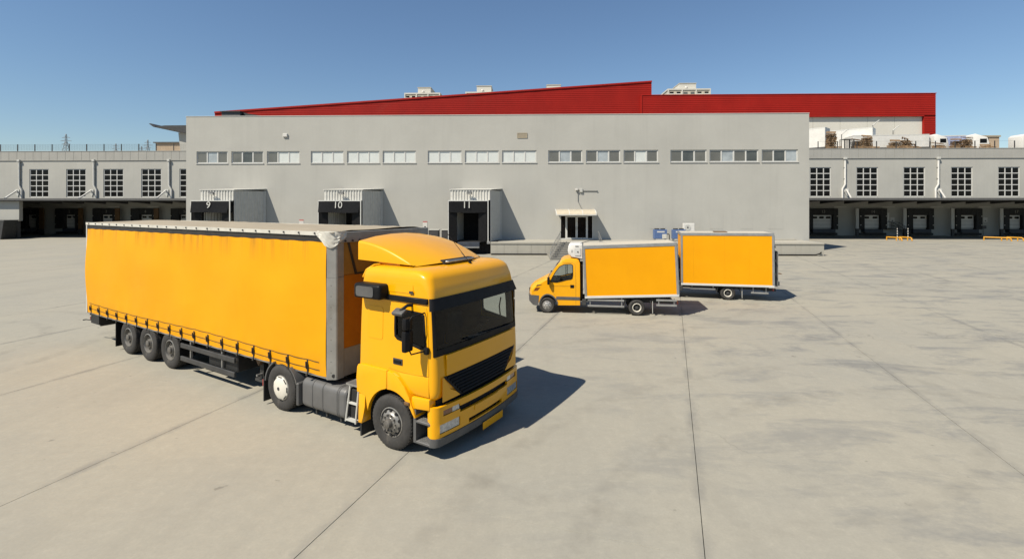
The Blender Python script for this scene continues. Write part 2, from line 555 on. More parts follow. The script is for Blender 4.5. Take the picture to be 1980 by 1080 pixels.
def rrect(x0, x1, y0, y1, r, n=4):
    return arc(x1 - r, y1 - r, r, 0, 90, n) + arc(x0 + r, y1 - r, r, 90, 180, n) + arc(x0 + r, y0 + r, r, 180, 270, n) + arc(x1 - r, y0 + r, r, 270, 360, n)

# ================================================================== THE SETTING
ground = MB().quad((-1500, -200, 0), (1500, -200, 0), (1500, 2500, 0), (-1500, 2500, 0)).build('ground', m_joint, loc=(0, 0, -0.03))
tag(ground, 'pale concrete yard cast in long strips with dark joints', kind='structure')
ANG = R(16.3)
dv = Vector((math.sin(ANG), math.cos(ANG), 0))
nv = Vector((math.cos(ANG), -math.sin(ANG), 0))
lines = [-20.5, -14.95, -9.4, -4.5, 0.40, 5.50, 10.5, 15.7]
while lines[0] > -125: lines.insert(0, lines[0] - 5.2)
while lines[-1] < 84: lines.append(lines[-1] + 5.15)
rs = random.Random(3)
for a, b in zip(lines, lines[1:]):
    gap = 0.005
    Ls = 13.0 if -24 < a < 24 else 26.0
    me = None
    t = -14 - rs.random() * 9 if -12 < a < 12 else -6 - rs.random() * 9
    while t < 112:
        c = nv * ((a + b) / 2) + dv * (t + Ls / 2)
        vis = (c.y > -14 and c.y < 84 and -26 - c.y * 1.12 < c.x < 26 + c.y * 1.10)
        if vis:
            if me is None:
                w = (b - a) / 2 - gap
                me = MB().box(-w, w, -Ls / 2 + 0.002, Ls / 2 - 0.002, -0.2, 0.0, 0.002, 1).mesh('concrete_slab')
            link('concrete_slab', me, m_yard, ground, (c.x, c.y, 0.03 + rs.uniform(-0.0006, 0.0006)), (0, 0, -ANG))
        t += Ls
# two cast-iron gullies in the yard
for i, (x, y, lb) in enumerate(((-1.6, 29.5, 'rusty square drain grate in the concrete behind the cab of the lorry'), (16.5, 33.0, 'rusty square drain grate in the open concrete beyond the box trucks'))):
    g = empty('drain_grate', (x, y, 0.002), -ANG)
    tag(g, lb, 'drain grate', 'drain grates in the yard')
    m = MB().box(-.3, .3, -.3, -.26, 0, .012).box(-.3, .3, .26, .3, 0, .012).box(-.3, -.26, -.258, .258, 0, .012).box(.26, .3, -.258, .258, 0, .012)
    m.build('frame', m_brown, g)
    for k in range(6):
        bx('bar', m_brown, g, -.255, .255, -.22 + k * .08, -.18 + k * .08, 0, .009)

# ------------------------------------------------------------------ main warehouse
YF = 48.5
WX0, WX1, WZ = -34.28, 27.4, 13.47
WIN = [(-33.21, -30.03), (-29.64, -26.39), (-26.02, -22.71), (-21.56, -18.27), (-17.9, -14.65), (-14.31, -11.0), (-9.8, -6.45), (-6.1, -2.75), (-2.41, 0.97), (2.13, 5.48), (5.84, 9.19), (9.51, 12.88), (14.06, 17.57), (17.85, 22.56), (22.87, 26.34)]
PANE = ['gbg', 'gdg', 'gww', 'www', 'www', 'www', 'www', 'www', 'www', 'gbg', 'gbg', 'gwg', 'gdg', 'gbgd', 'gdb']
WZ0, WZ1 = 8.77, 9.98
DOCKS = [('9', -30.69, -27.50, 1.32, -31.25, -27.65), ('10', -18.91, -15.30, 0.90, -19.31, -15.42), ('11', -7.06, -3.36, 0.80, -7.17, -3.60)]
DOOR = (3.30, 6.54, 1.22, 3.62)
ware = tag(empty('warehouse', (0, YF, 0)), 'long flat-roofed grey plastered warehouse with a row of high windows', 'warehouse')
us = {WX0, WX1, DOOR[0], DOOR[1]}
zs = {0.0, WZ, WZ0, WZ1, DOOR[2], DOOR[3], 1.2, 5.0}
for a, b in WIN: us |= {a, b}
for n, a, b, s, _, _ in DOCKS: us |= {a + s + .25, b + s - .25}
us = sorted(us); zs = sorted(zs)
def whole(u, z):
    if WZ0 < z < WZ1 and any(a < u < b for a, b in WIN): return True
    if DOOR[0] < u < DOOR[1] and DOOR[2] < z < DOOR[3]: return True
    return any(a + s + .25 < u < b + s - .25 and 1.2 < z < 5.0 for n, a, b, s, _, _ in DOCKS)
MB().grid(us, zs, whole, lambda u, z: (u, 0, z), lambda u, z: (u, 0.28, z)).build('front_wall', m_wall, ware)
bx('side_wall', m_wall, ware, WX0, WX0 + .28, .283, 30, 0, WZ)
bx('side_wall', m_wall, ware, WX1 - .28, WX1, .283, 30, 0, WZ)
bx('roof', m_canopy, ware, WX0 + .283, WX1 - .283, .283, 30, 12.6, 12.9)
bx('coping', m_frame, ware, WX0 - .03, WX1 + .03, -.035, .32, WZ + .002, WZ + .05)
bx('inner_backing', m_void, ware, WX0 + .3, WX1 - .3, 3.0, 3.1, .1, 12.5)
def mk_window(parent, x0, x1, z0, z1, kinds, yo):
    """frame mesh with each pane a child"""
    fw = 0.07
    n = len(kinds)
    m = MB()
    m.box(x0, x1, yo - .03, yo + .06, z0, z0 + fw).box(x0, x1, yo - .03, yo + .06, z1 - fw, z1)
    m.box(x0, x0 + fw, yo - .03, yo + .06, z0 + fw, z1 - fw).box(x1 - fw, x1, yo - .03, yo + .06, z0 + fw, z1 - fw)
    xs = [x0 + (x1 - x0) * i / n for i in range(n + 1)]
    for x in xs[1:-1]:
        m.box(x - fw * .62, x + fw * .62, yo - .03, yo + .06, z0 + fw, z1 - fw)
    fr = m.build('window', m_frame, parent)
    for i, k in enumerate(kinds):
        a = xs[i] + (fw if i == 0 else fw * .62)
        b = xs[i + 1] - (fw if i == n - 1 else fw * .62)
        mat = {'g': m_blindg, 'w': m_blindw, 'b': m_blindb, 'd': m_dim}[k]
        # panes sit in slightly different planes, as sliding sashes do
        bx('pane', mat, fr, a, b, yo + .012 + .012 * (i % 2), yo + .03 + .012 * (i % 2), z0 + fw, z1 - fw)
        m2 = MB()
        q = .035
        yy = yo - .012 + .012 * (i % 2)
        m2.box(a, b, yy, yy + .02, z0 + fw, z0 + fw + q).box(a, b, yy, yy + .02, z1 - fw - q, z1 - fw)
        m2.box(a, a + q, yy, yy + .02, z0 + fw + q, z1 - fw - q).box(b - q, b, yy, yy + .02, z0 + fw + q, z1 - fw - q)
        m2.build('sash', m_frame, fr)
    bx('sill', m_frame, fr, x0 - .06, x1 + .06, -.07, yo + .06, z0 - .055, z0 - .002)
    return fr
for (a, b), k in zip(WIN, PANE):
    mk_window(ware, a + .003, b - .003, WZ0 + .002, WZ1 - .003, k, .10)
# entrance: fixed side lights and a double glazed door
ent = MB()
dx0, dx1, dz0, dz1 = DOOR
ent.box(dx0, dx1, .02, .14, dz1 - .12, dz1)
for x in (dx0, dx0 + .52, dx1 - .60, dx1 - .08):
    ent.box(x, x + .08, .02, .14, dz0, dz1 - .12)
for a, b in ((dx0 + .08, dx0 + .52), (dx1 - .52, dx1 - .08)):
    ent.box(a, b, .03, .13, dz0, dz0 + .10)
eo = ent.build('entrance_frame', m_frame, ware)
for a, b in ((dx0 + .08, dx0 + .52), (dx1 - .52, dx1 - .08)):
    bx('pane', m_pane, eo, a, b, .07, .085, dz0 + .10, dz1 - .12)
mid = (dx0 + dx1) / 2
for a, b, hx in ((dx0 + .605, mid - .005, mid - .06), (mid + .005, dx1 - .605, mid + .06)):
    m = MB()
    m.box(a, a + .10, .0, .07, dz0 + .01, dz1 - .125).box(b - .10, b, .0, .07, dz0 + .01, dz1 - .125)
    m.box(a + .10, b - .10, .0, .07, dz0 + .01, dz0 + .16).box(a + .10, b - .10, .0, .07, dz1 - .225, dz1 - .125)
    lf = m.build('door', m_frame, ware)
    bx('pane', m_pane, lf, a + .10, b - .10, .03, .045, dz0 + .16, dz1 - .225)
    MB().tube([(hx, -.0, 2.15), (hx, -.06, 2.15), (hx, -.06, 2.45), (hx, 0, 2.45)], .014, 6).build('handle', m_galv, lf, 40)
# faint rendered-over patches of former openings
for x0, x1 in ((12.05, 13.35), (14.9, 16.2), (17.9, 19.15), (20.8, 22.0), (23.5, 24.9)):
    bx('wall_patch', m_wall, ware, x0, x1, -.012, .001, 2.25, 3.75)
# ventilation grille
v = empty('vent_grille', (-.93, YF - .002, 11.19))
tag(v, 'small louvred vent high on the grey warehouse wall above windows', 'vent')
m = MB().box(0, 1.0, -.05, 0, 0, .05).box(0, 1.0, -.05, 0, .46, .51).box(0, .05, -.05, 0, .05, .46).box(.95, 1.0, -.05, 0, .05, .46)
m.build('frame', m_tarp, v)
for k in range(4):
    MB().quad((.05, -.045, .06 + k * .1), (.95, -.045, .06 + k * .1), (.95, -.008, .15 + k * .1), (.05, -.008, .15 + k * .1)).build('slat', m_tarp, v)
bl = empty('junction_box', (-24.35, YF - .002, 11.38))
tag(bl, 'small white box fixed high on the warehouse wall above the third window', 'box')
bx('casing', m_white, bl, 0, .46, -.14, 0, 0, .34, .02, 1)
bx('lid', m_sign, bl, .04, .42, -.155, -.1401, .04, .30)

# camera/conduit bracket above the entrance
cb = tag(empty('conduit_bracket', (0, YF, 0)), 'thin grey conduit with a camera arm above the entrance canopy', 'conduit')
MB().tube([(4.95, -.05, 6.10), (5.5, -.05, 5.98), (6.9, -.05, 5.97)], .035, 6).build('arm', m_galv, cb, 40)
MB().tube([(5.05, -.05, 6.05), (5.05, -.05, 4.95), (5.43, -.05, 4.18)], .03, 6).build('conduit', m_galv, cb, 40)
bx('junction', m_greycorr, cb, 5.22, 5.5, -.16, 0, 5.85, 6.22, .02, 1)
bx('camera_head', m_sign, cb, 4.78, 5.02, -.25, -.05, 6.02, 6.2, .02, 1)
bx('end_cap', m_galv, cb, 6.86, 6.96, -.1, 0, 5.92, 6.03)

# entrance canopy
ec = tag(empty('door_canopy', (0, YF, 0)), 'curved cream canopy in three segments over the entrance door', 'canopy')
def cprof(y0):
    return [(-1.75 + 1.75 * (1 - math.cos(R(a))), 3.66 + .52 * math.sin(R(a))) for a in range(0, 91, 15)]
pr = cprof(0)
for k in range(3):
    a = 2.82 + k * 1.26
    rings = [[(x, y, z) for y, z in pr] + [(x, y, z - .02) for y, z in pr[::-1]] for x in (a + .03, a + 1.23)]
    MB().loft(rings).build('canopy_sheet', m_poly, ec, 40)
for k in range(4):
    x = 2.82 + k * 1.26
    rings = [[(xx, y - .012, z + .012) for y, z in pr] + [(xx, y + .03, z - .05) for y, z in pr[::-1]] for xx in (x - .03, x + .03)]
    MB().loft(rings).build('rib', m_frame, ec)
bx('front_rail', m_frame, ec, 2.79, 6.63, -1.80, -1.751, 3.60, 3.68)

# ------------------------------------------------------------------ loading platform
plat = tag(empty('loading_platform', (0, YF, 0)), 'low concrete loading platform along the foot of the grey warehouse', 'platform')
PH = 1.18
segs = [(-34.3, -31.35), (-27.2, -19.45), (-15.0, -7.30), (-3.30, 26.75)]
for a, b in segs:
    bx('platform_slab', m_plat, plat, a, b, -3.56, -.003, PH - .17, PH, .012)
    n = max(1, round((b - a) / 1.27))
    w = (b - a) / n
    me = MB().box(.006, w - .006, 0, .12, 0, PH - .19, .006, 1).mesh('cladding_panel')
    for k in range(n):
        link('cladding_panel', me, m_plat, plat, (a + k * w, -3.5, .015))
    bx('core', m_joint, plat, a + .02, b - .02, -3.38, -.01, .01, PH - .175)
for a, b in ((-31.35, -27.2), (-19.45, -15.0), (-7.30, -3.30)):
    bx('pit_wall', m_void, plat, a, b, -2.3, -.01, .01, PH - .02)
bx('kerb_step', m_plat, plat, 19.9, 26.0, -.35, -.004, PH + .002, PH + .12)
pp = MB()
pp.tube([(-3.25, -3.66, .10), (1.85, -3.66, .10)], .055, 8)
po = pp.build('pipe', m_blackp, None, 40, (0, YF, 0))
tag(po, 'black pipe along the foot of the platform beside the stairs', 'pipe', 'pipes along the platform')
p2_ = MB().tube([(6.6, -3.66, .10), (25.9, -3.66, .10), (26.3, -3.62, .2), (26.45, -3.6, .34)], .055, 8).build('pipe', m_blackp, None, 40, (0, YF, 0))
tag(p2_, 'black pipe along the platform foot behind the box trucks', 'pipe', 'pipes along the platform')

# stairs to the entrance
st = tag(empty('entrance_stairs', (0, YF, 0)), 'grey concrete steps with steel handrails up to the entrance door', 'stairs')
NS = 8
for i in range(NS):
    t = i / (NS - 1)
    x0 = 1.95 + 1.0 * t
    y0 = -7.6 + 3.6 * t
    z1 = PH * (i + 1) / (NS + .0)
    bx('step', m_step, st, x0, 6.55, y0, -3.4 if i == NS - 1 else -3.58, z1 - PH / NS + .002, z1, .01)
    bx('nosing', m_greyp, st, x0 + .05, 6.5, y0 - .006, y0 + .05, z1 - .035, z1 + .004)
def rail(pts, posts, par):
    m = MB().tube(pts, .026, 6)
    m.tube([(x, y, z - .45) for x, y, z in pts], .018, 6)
    o = m.build('handrail', m_galv, par, 50)
    for (x, y, z0, z1) in posts:
        MB().cyl((x, y, z0), (x, y, z1), .018, 6).build('post', m_galv, par)
for sx0, sx1 in ((2.0, 3.05), (6.5, 6.5)):
    pts = [(sx0, -7.55, .5), (sx0 + .02, -7.5, .95), (sx1, -4.0, PH + .95), (sx1 + .1, -2.9, PH + .98)]
    posts = []
    for k in range(9):
        t = k / 8
        x = sx0 + (sx1 - sx0) * t
        y = -7.5 + 3.5 * t
        z = PH * min(1, (int(t * 7.99) + 1) / NS)
        posts.append((x + .04, y + .05, z, .95 + PH * t))
    rail(pts, posts, st)

# ------------------------------------------------------------------ dock houses 9, 10, 11
def corrugated(p0, p1, z0, z1, pitch, depth, nrm):
    """vertical trapezoid sheet from p0 to p1 (plan points)"""
    p0, p1, nrm = Vector((*p0, 0)), Vector((*p1, 0)), Vector((*nrm, 0))
    L = (p1 - p0).length
    d = (p1 - p0).normalized()
    n = max(2, round(L / pitch))
    w = L / n
    pts = []
    for i in range(n):
        for f, q in ((0, 0), (.38, 0), (.5, 1), (.88, 1)):
            pts.append(p0 + d * (w * (i + f)) + nrm * (depth * q))
    pts.append(p1)
    m = MB()
    m.loft([[(p.x, p.y, z0) for p in pts], [(p.x, p.y, z1) for p in pts]], closed=False, caps=False)
    return m
YD = -3.10   # dock front, from the wall
for idx, (num, xl, xr, sh, bl_, br_) in enumerate(DOCKS):
    dk = tag(empty('dock_house', (0, YF, 0)), ['leftmost corrugated dock house, its black curtain numbered 9', 'middle corrugated dock house, its black curtain numbered 10', 'corrugated dock house numbered 11, nearest the entrance stairs'][idx], 'loading dock', 'dock houses on the warehouse front')
    zt, zh = 5.98, 5.02
    corrugated((xl, YD), (xr, YD), zh, zt, .265, -.06, (0, 1)).build('header', m_whitecorr, dk, recalc=False)
    bx('header_backing', m_frame, dk, xl + .01, xr - .01, YD + .07, YD + .09, zh, zt - .01)
    z0 = 1.2
    sd = Vector((sh, -YD, 0)).normalized()
    nn = (sd.y, -sd.x)
    corrugated((xr, YD), (xr + sh, -.004), z0, zt - .02, .30, .035, nn).build('side_wall', m_greycorr, dk, recalc=False)
    corrugated((xl, YD), (xl + sh, -.004), z0, zt - .02, .30, .035, (-nn[0], -nn[1])).build('side_wall', m_greycorr, dk, recalc=False)
    MB().prism([(xr + sh - .14, -.16), (xr + sh + .12, -.16), (xr + sh + .12, -.005), (xr + sh - .14, -.005)], 'z', z0, zt).build('corner_trim', m_greycorr, dk)
    # roof sheet with a slight fall, seen from below its edge
    MB().loft([[(xl - .08, YD - .1, zt + .0), (xr + .1, YD - .1, zt + .0), (xr + .1, YD - .1, zt + .06), (xl - .08, YD - .1, zt + .06)],
               [(xl + sh - .08, -.01, zt + .16), (xr + sh + .16, -.01, zt + .16), (xr + sh + .16, -.01, zt + .24), (xl + sh - .08, -.01, zt + .24)]]).build('roof', m_whitecorr, dk)
    # frame of the shelter, pulled in front
    yb = YD - (.50 if idx == 0 else .30)
    fr = MB().box(bl_ - .06, br_ + .10, yb - .05, YD - .005, zh - .09, zh - .0)
    fr.box(br_ + .02, br_ + .10, yb - .05, yb + .05, 1.0 if idx == 2 else 1.2, zh - .09)
    fr.box(bl_ - .07, bl_ - .01, yb - .03, yb + .05, 1.2, zh - .09)
    fr.build('shelter_frame', m_frame, dk)
    # head curtain, billowing a little outwards at the foot
    zc0 = 3.88
    nx, nz = 14, 6
    rows = []
    for j in range(nz + 1):
        t = j / nz
        z = zh - .1 - (zh - .1 - zc0) * t
        row = []
        for i in range(nx + 1):
            s = i / nx
            out = (.16 if idx < 2 else .03) * t
            inn = (.10 if idx < 2 else .0) * t
            row.append((bl_ + (br_ - bl_) * s - inn * s * 1.2, yb - out - .02 * math.sin(s * 9 + idx) * t, z + .03 * math.sin(s * 5 + idx) * t))
        rows.append(row)
    mm = MB().loft(rows, closed=False, caps=False)
    cur = mm.build('head_curtain', m_blackp, dk, 60)
    text('number', num, .86, m_digit, dk, ((bl_ + br_) / 2 - .1, yb - .13, 4.56), (R(90 - (7 if idx < 2 else 2)), 0, 0))
    # side curtains and dark inside
    for a, b, fl in ((bl_, bl_ + .75, 1), (br_ - .85, br_ - .06, -1)):
        rows = []
        for j in range(7):
            z = 1.25 + (zc0 + .3 - 1.25) * j / 6
            rows.append([(a + (b - a) * i / 6, yb + .02 + (.22 * (i / 6) if fl > 0 else .22 * (1 - i / 6)) + .02 * math.sin(z * 4 + i), z) for i in range(7)])
        MB().loft(rows, closed=False, caps=False).build('side_curtain', m_blackp, dk, 60)
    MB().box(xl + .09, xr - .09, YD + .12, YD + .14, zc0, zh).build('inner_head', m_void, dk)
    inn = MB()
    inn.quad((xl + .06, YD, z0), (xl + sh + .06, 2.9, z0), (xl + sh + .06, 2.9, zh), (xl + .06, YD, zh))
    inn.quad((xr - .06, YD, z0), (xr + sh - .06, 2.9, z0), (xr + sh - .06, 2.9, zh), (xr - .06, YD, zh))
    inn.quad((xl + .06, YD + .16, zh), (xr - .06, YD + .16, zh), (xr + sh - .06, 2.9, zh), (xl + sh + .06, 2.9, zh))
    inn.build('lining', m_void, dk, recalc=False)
    bx('inner_shade_panel', m_void, dk, xl + sh + .04, xr + sh - .04, -.06, -.03, 1.2, 5.0)  # near-black sheet over the wall stands in for the shade inside
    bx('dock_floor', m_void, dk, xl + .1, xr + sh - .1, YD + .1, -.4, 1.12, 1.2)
    # leveller lip and bumpers
    lx0, lx1 = (bl_ + br_) / 2 - 1.0, (bl_ + br_) / 2 + 1.05
    lv = bx('leveller', m_bluedk, dk, lx0, lx1, yb + .05, YD + 1.2, .72, 1.15, .03, 1)
    bx('leveller_lip', m_galv, lv, lx0 + .02, lx1 - .02, yb + .01, yb + .049, .62, .75)
    bx('buffer', m_galv, dk, br_ - .05, br_ + .28, yb - .06, yb + .12, 1.0, 1.24, .03, 1)
    # floodlight
    fl = tag(empty('floodlight', ((xl + xr) / 2 + (-.35 if idx == 0 else -.05), YF + YD - .05, 5.62)), ['floodlight tilted sideways on the leftmost dock house header', 'floodlight on the middle dock house header', 'floodlight on the dock house header nearest the entrance'][idx], 'floodlight', 'floodlights above the docks')
    MB().tube([(0, .0, -.05), (0, -.16, -.05), (0, -.22, .05)], .02, 6).build('bracket', m_galv, fl)
    mt = Matrix.Translation((0, -.33, .06)) @ Matrix.Rotation(R(-38), 4, 'X') @ Matrix.Rotation(R(14 if idx == 0 else 0), 4, 'Z')
    MB().box(-.24, .24, -.16, .16, -.07, .08, .03, 1, mt).build('housing', m_greyp, fl)
    MB().box(-.2, .2, -.13, .13, -.085, -.0701, 0, 1, mt).build('lens', m_lamp, fl)

# small things at the wall
def sign(x, z, label, y=YF, w=.44, h=.62, red=True):
    s = tag(empty('wall_sign', (x, y - .004, z)), label, 'sign', 'white operating signs on the walls')
    bx('plate', m_sign, s, -w / 2, w / 2, -.02, 0, 0, h)
    if red: bx('header_stripe', m_pink, s, -w / 2, w / 2, -.023, -.0201, h + .002, h + .12)
    bx('pictogram', m_dkgrey, s, -w * .2, w * .2, -.024, -.0201, h * .2, h * .38)
    return s
sign(-22.5, 2.4, 'white sign with red header left of the middle dock house')
sign(-10.07, 2.25, 'white sign with red header beside the dark steel lockers')
for i, (x0, x1, lb) in enumerate(((-9.2, -8.25, 'dark steel locker on the platform beside the white sign'), (-7.98, -7.35, 'narrow dark steel locker next to dock house 11'))):
    b = tag(empty('steel_locker', (0, YF, 0)), lb, 'locker', 'steel lockers on the platform')
    bx('cabinet', m_dkgrey, b, x0, x1, -2.6, -2.0, PH + .002, 2.22, .02)
    bx('lid', m_greycorr, b, x0 - .03, x1 + .03, -2.63, -1.97, 2.223, 2.28)
    bx('door', m_dkgrey, b, x0 + .05, x1 - .05, -2.62, -2.601, 1.3, 2.12)
# condensing units and split unit on the platform
for i, (x, lb) in enumerate(((12.05, 'blue cooling unit with two top fans, nearer the entrance'), (13.8, 'blue cooling unit with two top fans, half hidden behind box truck'))):
    u = tag(empty('cooling_unit', (x, YF - 1.5, 1.22)), lb, 'cooling unit', 'blue cooling units on the platform')
    for lx in (.05, 1.05):
        bx('foot', m_galv, u, lx, lx + .08, -.25, .25, -.04, .17)
    bx('casing', m_blue, u, 0, 1.18, -.3, .3, .17, 1.05, .02)
    bx('front_grille', m_blue, u, .05, .62, -.312, -.301, .25, .62)
    bx('white_stripe', m_sign, u, .25, .95, -.308, -.301, .78, .9)
    bx('control_box', m_tarpw, u, .72, 1.12, -.42, -.313, .2, .62, .01)
    for fx in (.3, .86):
        MB().cyl((fx, 0, 1.05), (fx, 0, 1.13), .22, 14).cyl((fx, 0, 1.13), (fx, 0, 1.15), .24, 14).build('fan', m_dkgrey, u)
    MB().tube([(1.18, -.1, .6), (1.4, -.1, .62), (1.45, -.1, .5), (1.45, -.1, .1)], .04, 6).build('pipe', m_blackp, u, 40)
a = tag(empty('split_air_conditioner', (15.1, YF - .5, 2.05)), 'white air conditioner outdoor unit on the wall above box truck', 'air conditioner')
bx('casing', m_white, a, 0, 1.05, -.3, .1, 0, .78, .03, 1)
MB().cyl((.38, -.301, .38), (.38, -.33, .38), .29, 20).build('fan_grille', m_greycorr, a)
MB().cyl((.38, -.331, .38), (.38, -.34, .38), .08, 10).build('fan_hub', m_dkgrey, a)
bx('bracket', m_galv, a, .1, .16, -.3, .5, -.08, -.005)
bx('bracket', m_galv, a, .9, .96, -.3, .5, -.08, -.005)

# ------------------------------------------------------------------ low dock wings left and right
YW = 72.0
YL = 77.0          # dock wall set back under the building to cut bounce light on it
DEEP = YL / YW
def grid_window(parent, x0, x1, z0, z1, y):
    m = MB()
    nx, nz = 3, 5
    b = .11
    for i in range(nx + 1):
        x = x0 + (x1 - x0) * i / nx
        m.box(x - b / 2, x + b / 2, y - .05, y + .06, z0, z1)
    for j in range(nz + 1):
        z = z0 + (z1 - z0) * j / nz
        for i in range(nx):
            xa = x0 + (x1 - x0) * i / nx + b / 2
            xb = x0 + (x1 - x0) * (i + 1) / nx - b / 2
            m.box(xa, xb, y - .05, y + .06, z - b / 2, z + b / 2)
    fr = m.build('window', m_frame, parent)
    w, h = (x1 - x0) / nx - b, (z1 - z0) / nz - b
    me = MB().box(0, w, 0, .02, 0, h).mesh('pane')
    for i in range(nx):
        for j in range(nz):
            link('pane', me, m_pane, fr, (x0 + (x1 - x0) * i / nx + b / 2, y + .0 + .006 * ((i + j) % 2), z0 + (z1 - z0) * j / nz + b / 2))
    return fr

def dock_door(parent, num, fx0, fx1, px0, px1, zt, wins, light):
    """black cushion shelter with a sectional door set back in it"""
    d = .62
    m = MB()
    m.box(fx0, px0, -d, -.004, 1.0, zt, .03, 1).box(px1, fx1, -d, -.004, 1.0, zt, .03, 1).box(px0, px1, -d + .01, -.004, zt - 1.0, zt - .002, .03, 1)
    sh = m.build('dock_shelter', m_black, parent)
    dr = bx('dock_door', m_white if light else m_whitecorr, parent, px0 + .01, px1 - .01, -.14, -.05, 1.22, zt - 1.0)
    z = 1.7
    while z < zt - 1.1:
        bx('panel_joint', m_greyp, dr, px0 + .02, px1 - .02, -.145, -.1401, z, z + .025)
        z += .55
    n = wins
    for k in range(n):
        cx = px0 + (px1 - px0) * (k + .5) / n
        w = min(.36, (px1 - px0) / n * .36)
        MB().prism(rrect(cx - w, cx + w, 2.62, 2.95, .13, 3), 'y', -.152, -.1455).build('door_light', m_pane, dr)
    for s in (fx0 + .12, fx1 - .12):
        for z in (1.55, 2.9):
            MB().prism([(s - .09, z), (s + .09, z + .1), (s - .09, z + .2)], 'y', -d - .04, -d - .002).build('marker', m_tarpw, parent)
    bx('leveller', m_bluedk, parent, px0 - .15, px1 + .25, -d - .15, -.01, .55, 1.0, .02)
    bx('leveller_lip', m_dkgrey, parent, px0 - .1, px1 + .2, -d - .2, -d - .151, .45, .58)
    bx('pit_bumper', m_black, parent, fx0 + .05, fx1 - .05, -.5, -.01, .1, .44)
    if num:
        text('number', num, .62, m_digit2, parent, ((px0 + px1) / 2, -d - .012, zt - .48), (R(90), 0, 0))

def downpipe(x, parent_label, flip):
    s = -1 if flip else 1
    o = tag(empty('downpipe', (x, YW, 0)), parent_label, 'downpipe', 'downpipes on the dock wings')
    MB().tube([(0, -.14, 11.2), (0, -.14, 7.65), (s * .38, -.14, 7.0), (s * .38, -.14, 5.7)], .13, 8).build('pipe', m_whitecorr if not flip else m_white, o, 50)
    bx('rain_head', m_greycorr, o, -.2, .2, -.35, -.01, 11.2, 11.5, .02)
    for z in (8.4, 10.0):
        bx('clamp', m_galv, o, -.17, .17, -.2, -.005, z, z + .08)
    return o

def stay(x, sx, label):
    o = tag(empty('canopy_stay', (x, YW, 0)), label, 'stay', 'white tie rods holding the dock canopies')
    bx('wall_plate', m_frame, o, -.35, .35, -.1, -.004, 6.55, 7.0)
    MB().tube([(0, -.12, 6.85), (sx, -5.7, 5.6)], .11, 8).build('rod', m_white, o, 50)
    MB().prism([(-.3, 6.5), (.3, 6.5), (.12, 5.9)], 'y', -.09, -.005).build('gusset', m_greycorr, o)
    return o

def wing(x0, x1, wins, docks, side):
    lb = 'low dock building with gridded windows and dark canopy, left of the warehouse' if side == 'left' else 'low dock building with gridded windows and dark canopy, right of the warehouse'
    w = tag(empty('dock_building', (0, YW, 0)), lb, 'dock building')
    us = sorted({x0, x1} | {q for ab in wins for q in ab})
    zs = [5.36, 5.86, 10.1, 11.35]
    MB().grid(us, zs, lambda u, z: 5.86 < z < 10.1 and any(a < u < b for a, b in wins), lambda u, z: (u, 0, z), lambda u, z: (u, .3, z)).build('front_wall', m_wing, w)
    for a, b in wins:
        grid_window(w, a + .06, b - .06, 5.92, 10.04, .12)
    bx('dock_wall', m_wing, w, x0, x1, YL - YW, YL - YW + .3, 0, 5.36)
    bx('soffit', m_canopy, w, x0, x1, .302, YL - YW - .002, 5.30, 5.45)  # dark ceiling of the recess that was added to darken the docks
    bx('ledge', m_panel, w, x0, x1, -.10, .3, 11.352, 11.43)
    n = round((x1 - x0) / 1.26)
    pw = (x1 - x0) / n
    me = MB().box(.012, pw - .012, 0, .2, 0, 1.3, .008, 1).mesh('parapet_panel')
    for k in range(n):
        link('parapet_panel', me, m_panel, w, (x0 + k * pw, -.05, 11.432))
    bx('parapet_core', m_joint, w, x0, x1, -.02, .3, 11.431, 12.70)
    bx('coping', m_panel, w, x0, x1, -.09, .36, 12.735, 12.80)
    bx('roof_deck', m_plat, w, x0, x1, .36, 60, 12.2, 12.42)
    # canopy with beams below
    cz = 5.44
    c = MB().box(x0, x1, -6.0, -.01, cz - .02, cz + .06).build('canopy', m_canopy, w)
    MB().box(x0, x1, -6.06, -6.003, cz - .16, cz + .14).build('fascia', m_greyp, c)
    nb = int((x1 - x0) / 3.4)
    me = MB().prism([(-5.9, cz - .025), (-.02, cz - .025), (-.02, cz - .6), (-5.9, cz - .18)], 'x', -.06, .06).mesh('beam')
    for k in range(nb):
        link('beam', me, m_canopy, c, (x0 + 1.2 + k * 3.4, 0, 0))
    for y in (-4.4, -2.6, -1.0):
        bx('purlin', m_canopy, c, x0, x1, y - .05, y + .05, cz - .14, cz - .024)
    # under-canopy strip lights, unlit
    before = set(o.name for o in w.children)
    for (f0, f1, p0, p1, num, nw, lt) in docks:
        f0, f1, p0, p1 = (q * DEEP for q in (f0, f1, p0, p1))
        dock_door(w, num, f0, f1, p0, p1, 4.15, nw, lt)
        bx('strip_light', m_sign, w, p1 - .2, p1 + 1.6, -1.2, -1.05, 4.36, 4.44)
    for o in w.children:
        if o.name not in before:
            o.location.y += YL - YW
    return w

LW = [(-75.04, -72.06), (-69.33, -66.29), (-63.58, -60.51), (-57.77, -54.68), (-51.91, -48.84)]
RW = [(40.78, 43.78), (47.35, 50.41), (53.96, 57.0), (60.6, 63.62), (67.13, 70.14), (73.63, 76.62)]
LD = [(-76.4, -72.78, -74.95, -73.45, '1', 1, 0), (-70.54, -66.77, -69.1, -67.5, '2', 2, 0), (-64.78, -61.19, -63.5, -61.75, '3', 2, 1), (-58.96, -55.23, -57.6, -55.75, '4', 2, 1), (-52.86, -49.31, -51.6, -49.9, '5', 2, 0)]
RD = [(40.2, 44.44, 40.93, 43.75, '13', 3, 1), (47.5, 51.28, 48.15, 50.41, '14', 2, 1), (54.1, 57.79, 54.9, 57.07, '', 2, 1), (60.75, 64.48, 61.54, 63.62, '', 2, 1), (67.4, 71.06, 68.21, 69.99, '17', 2, 1), (74.1, 77.6, 74.9, 76.8, '18', 2, 1)]
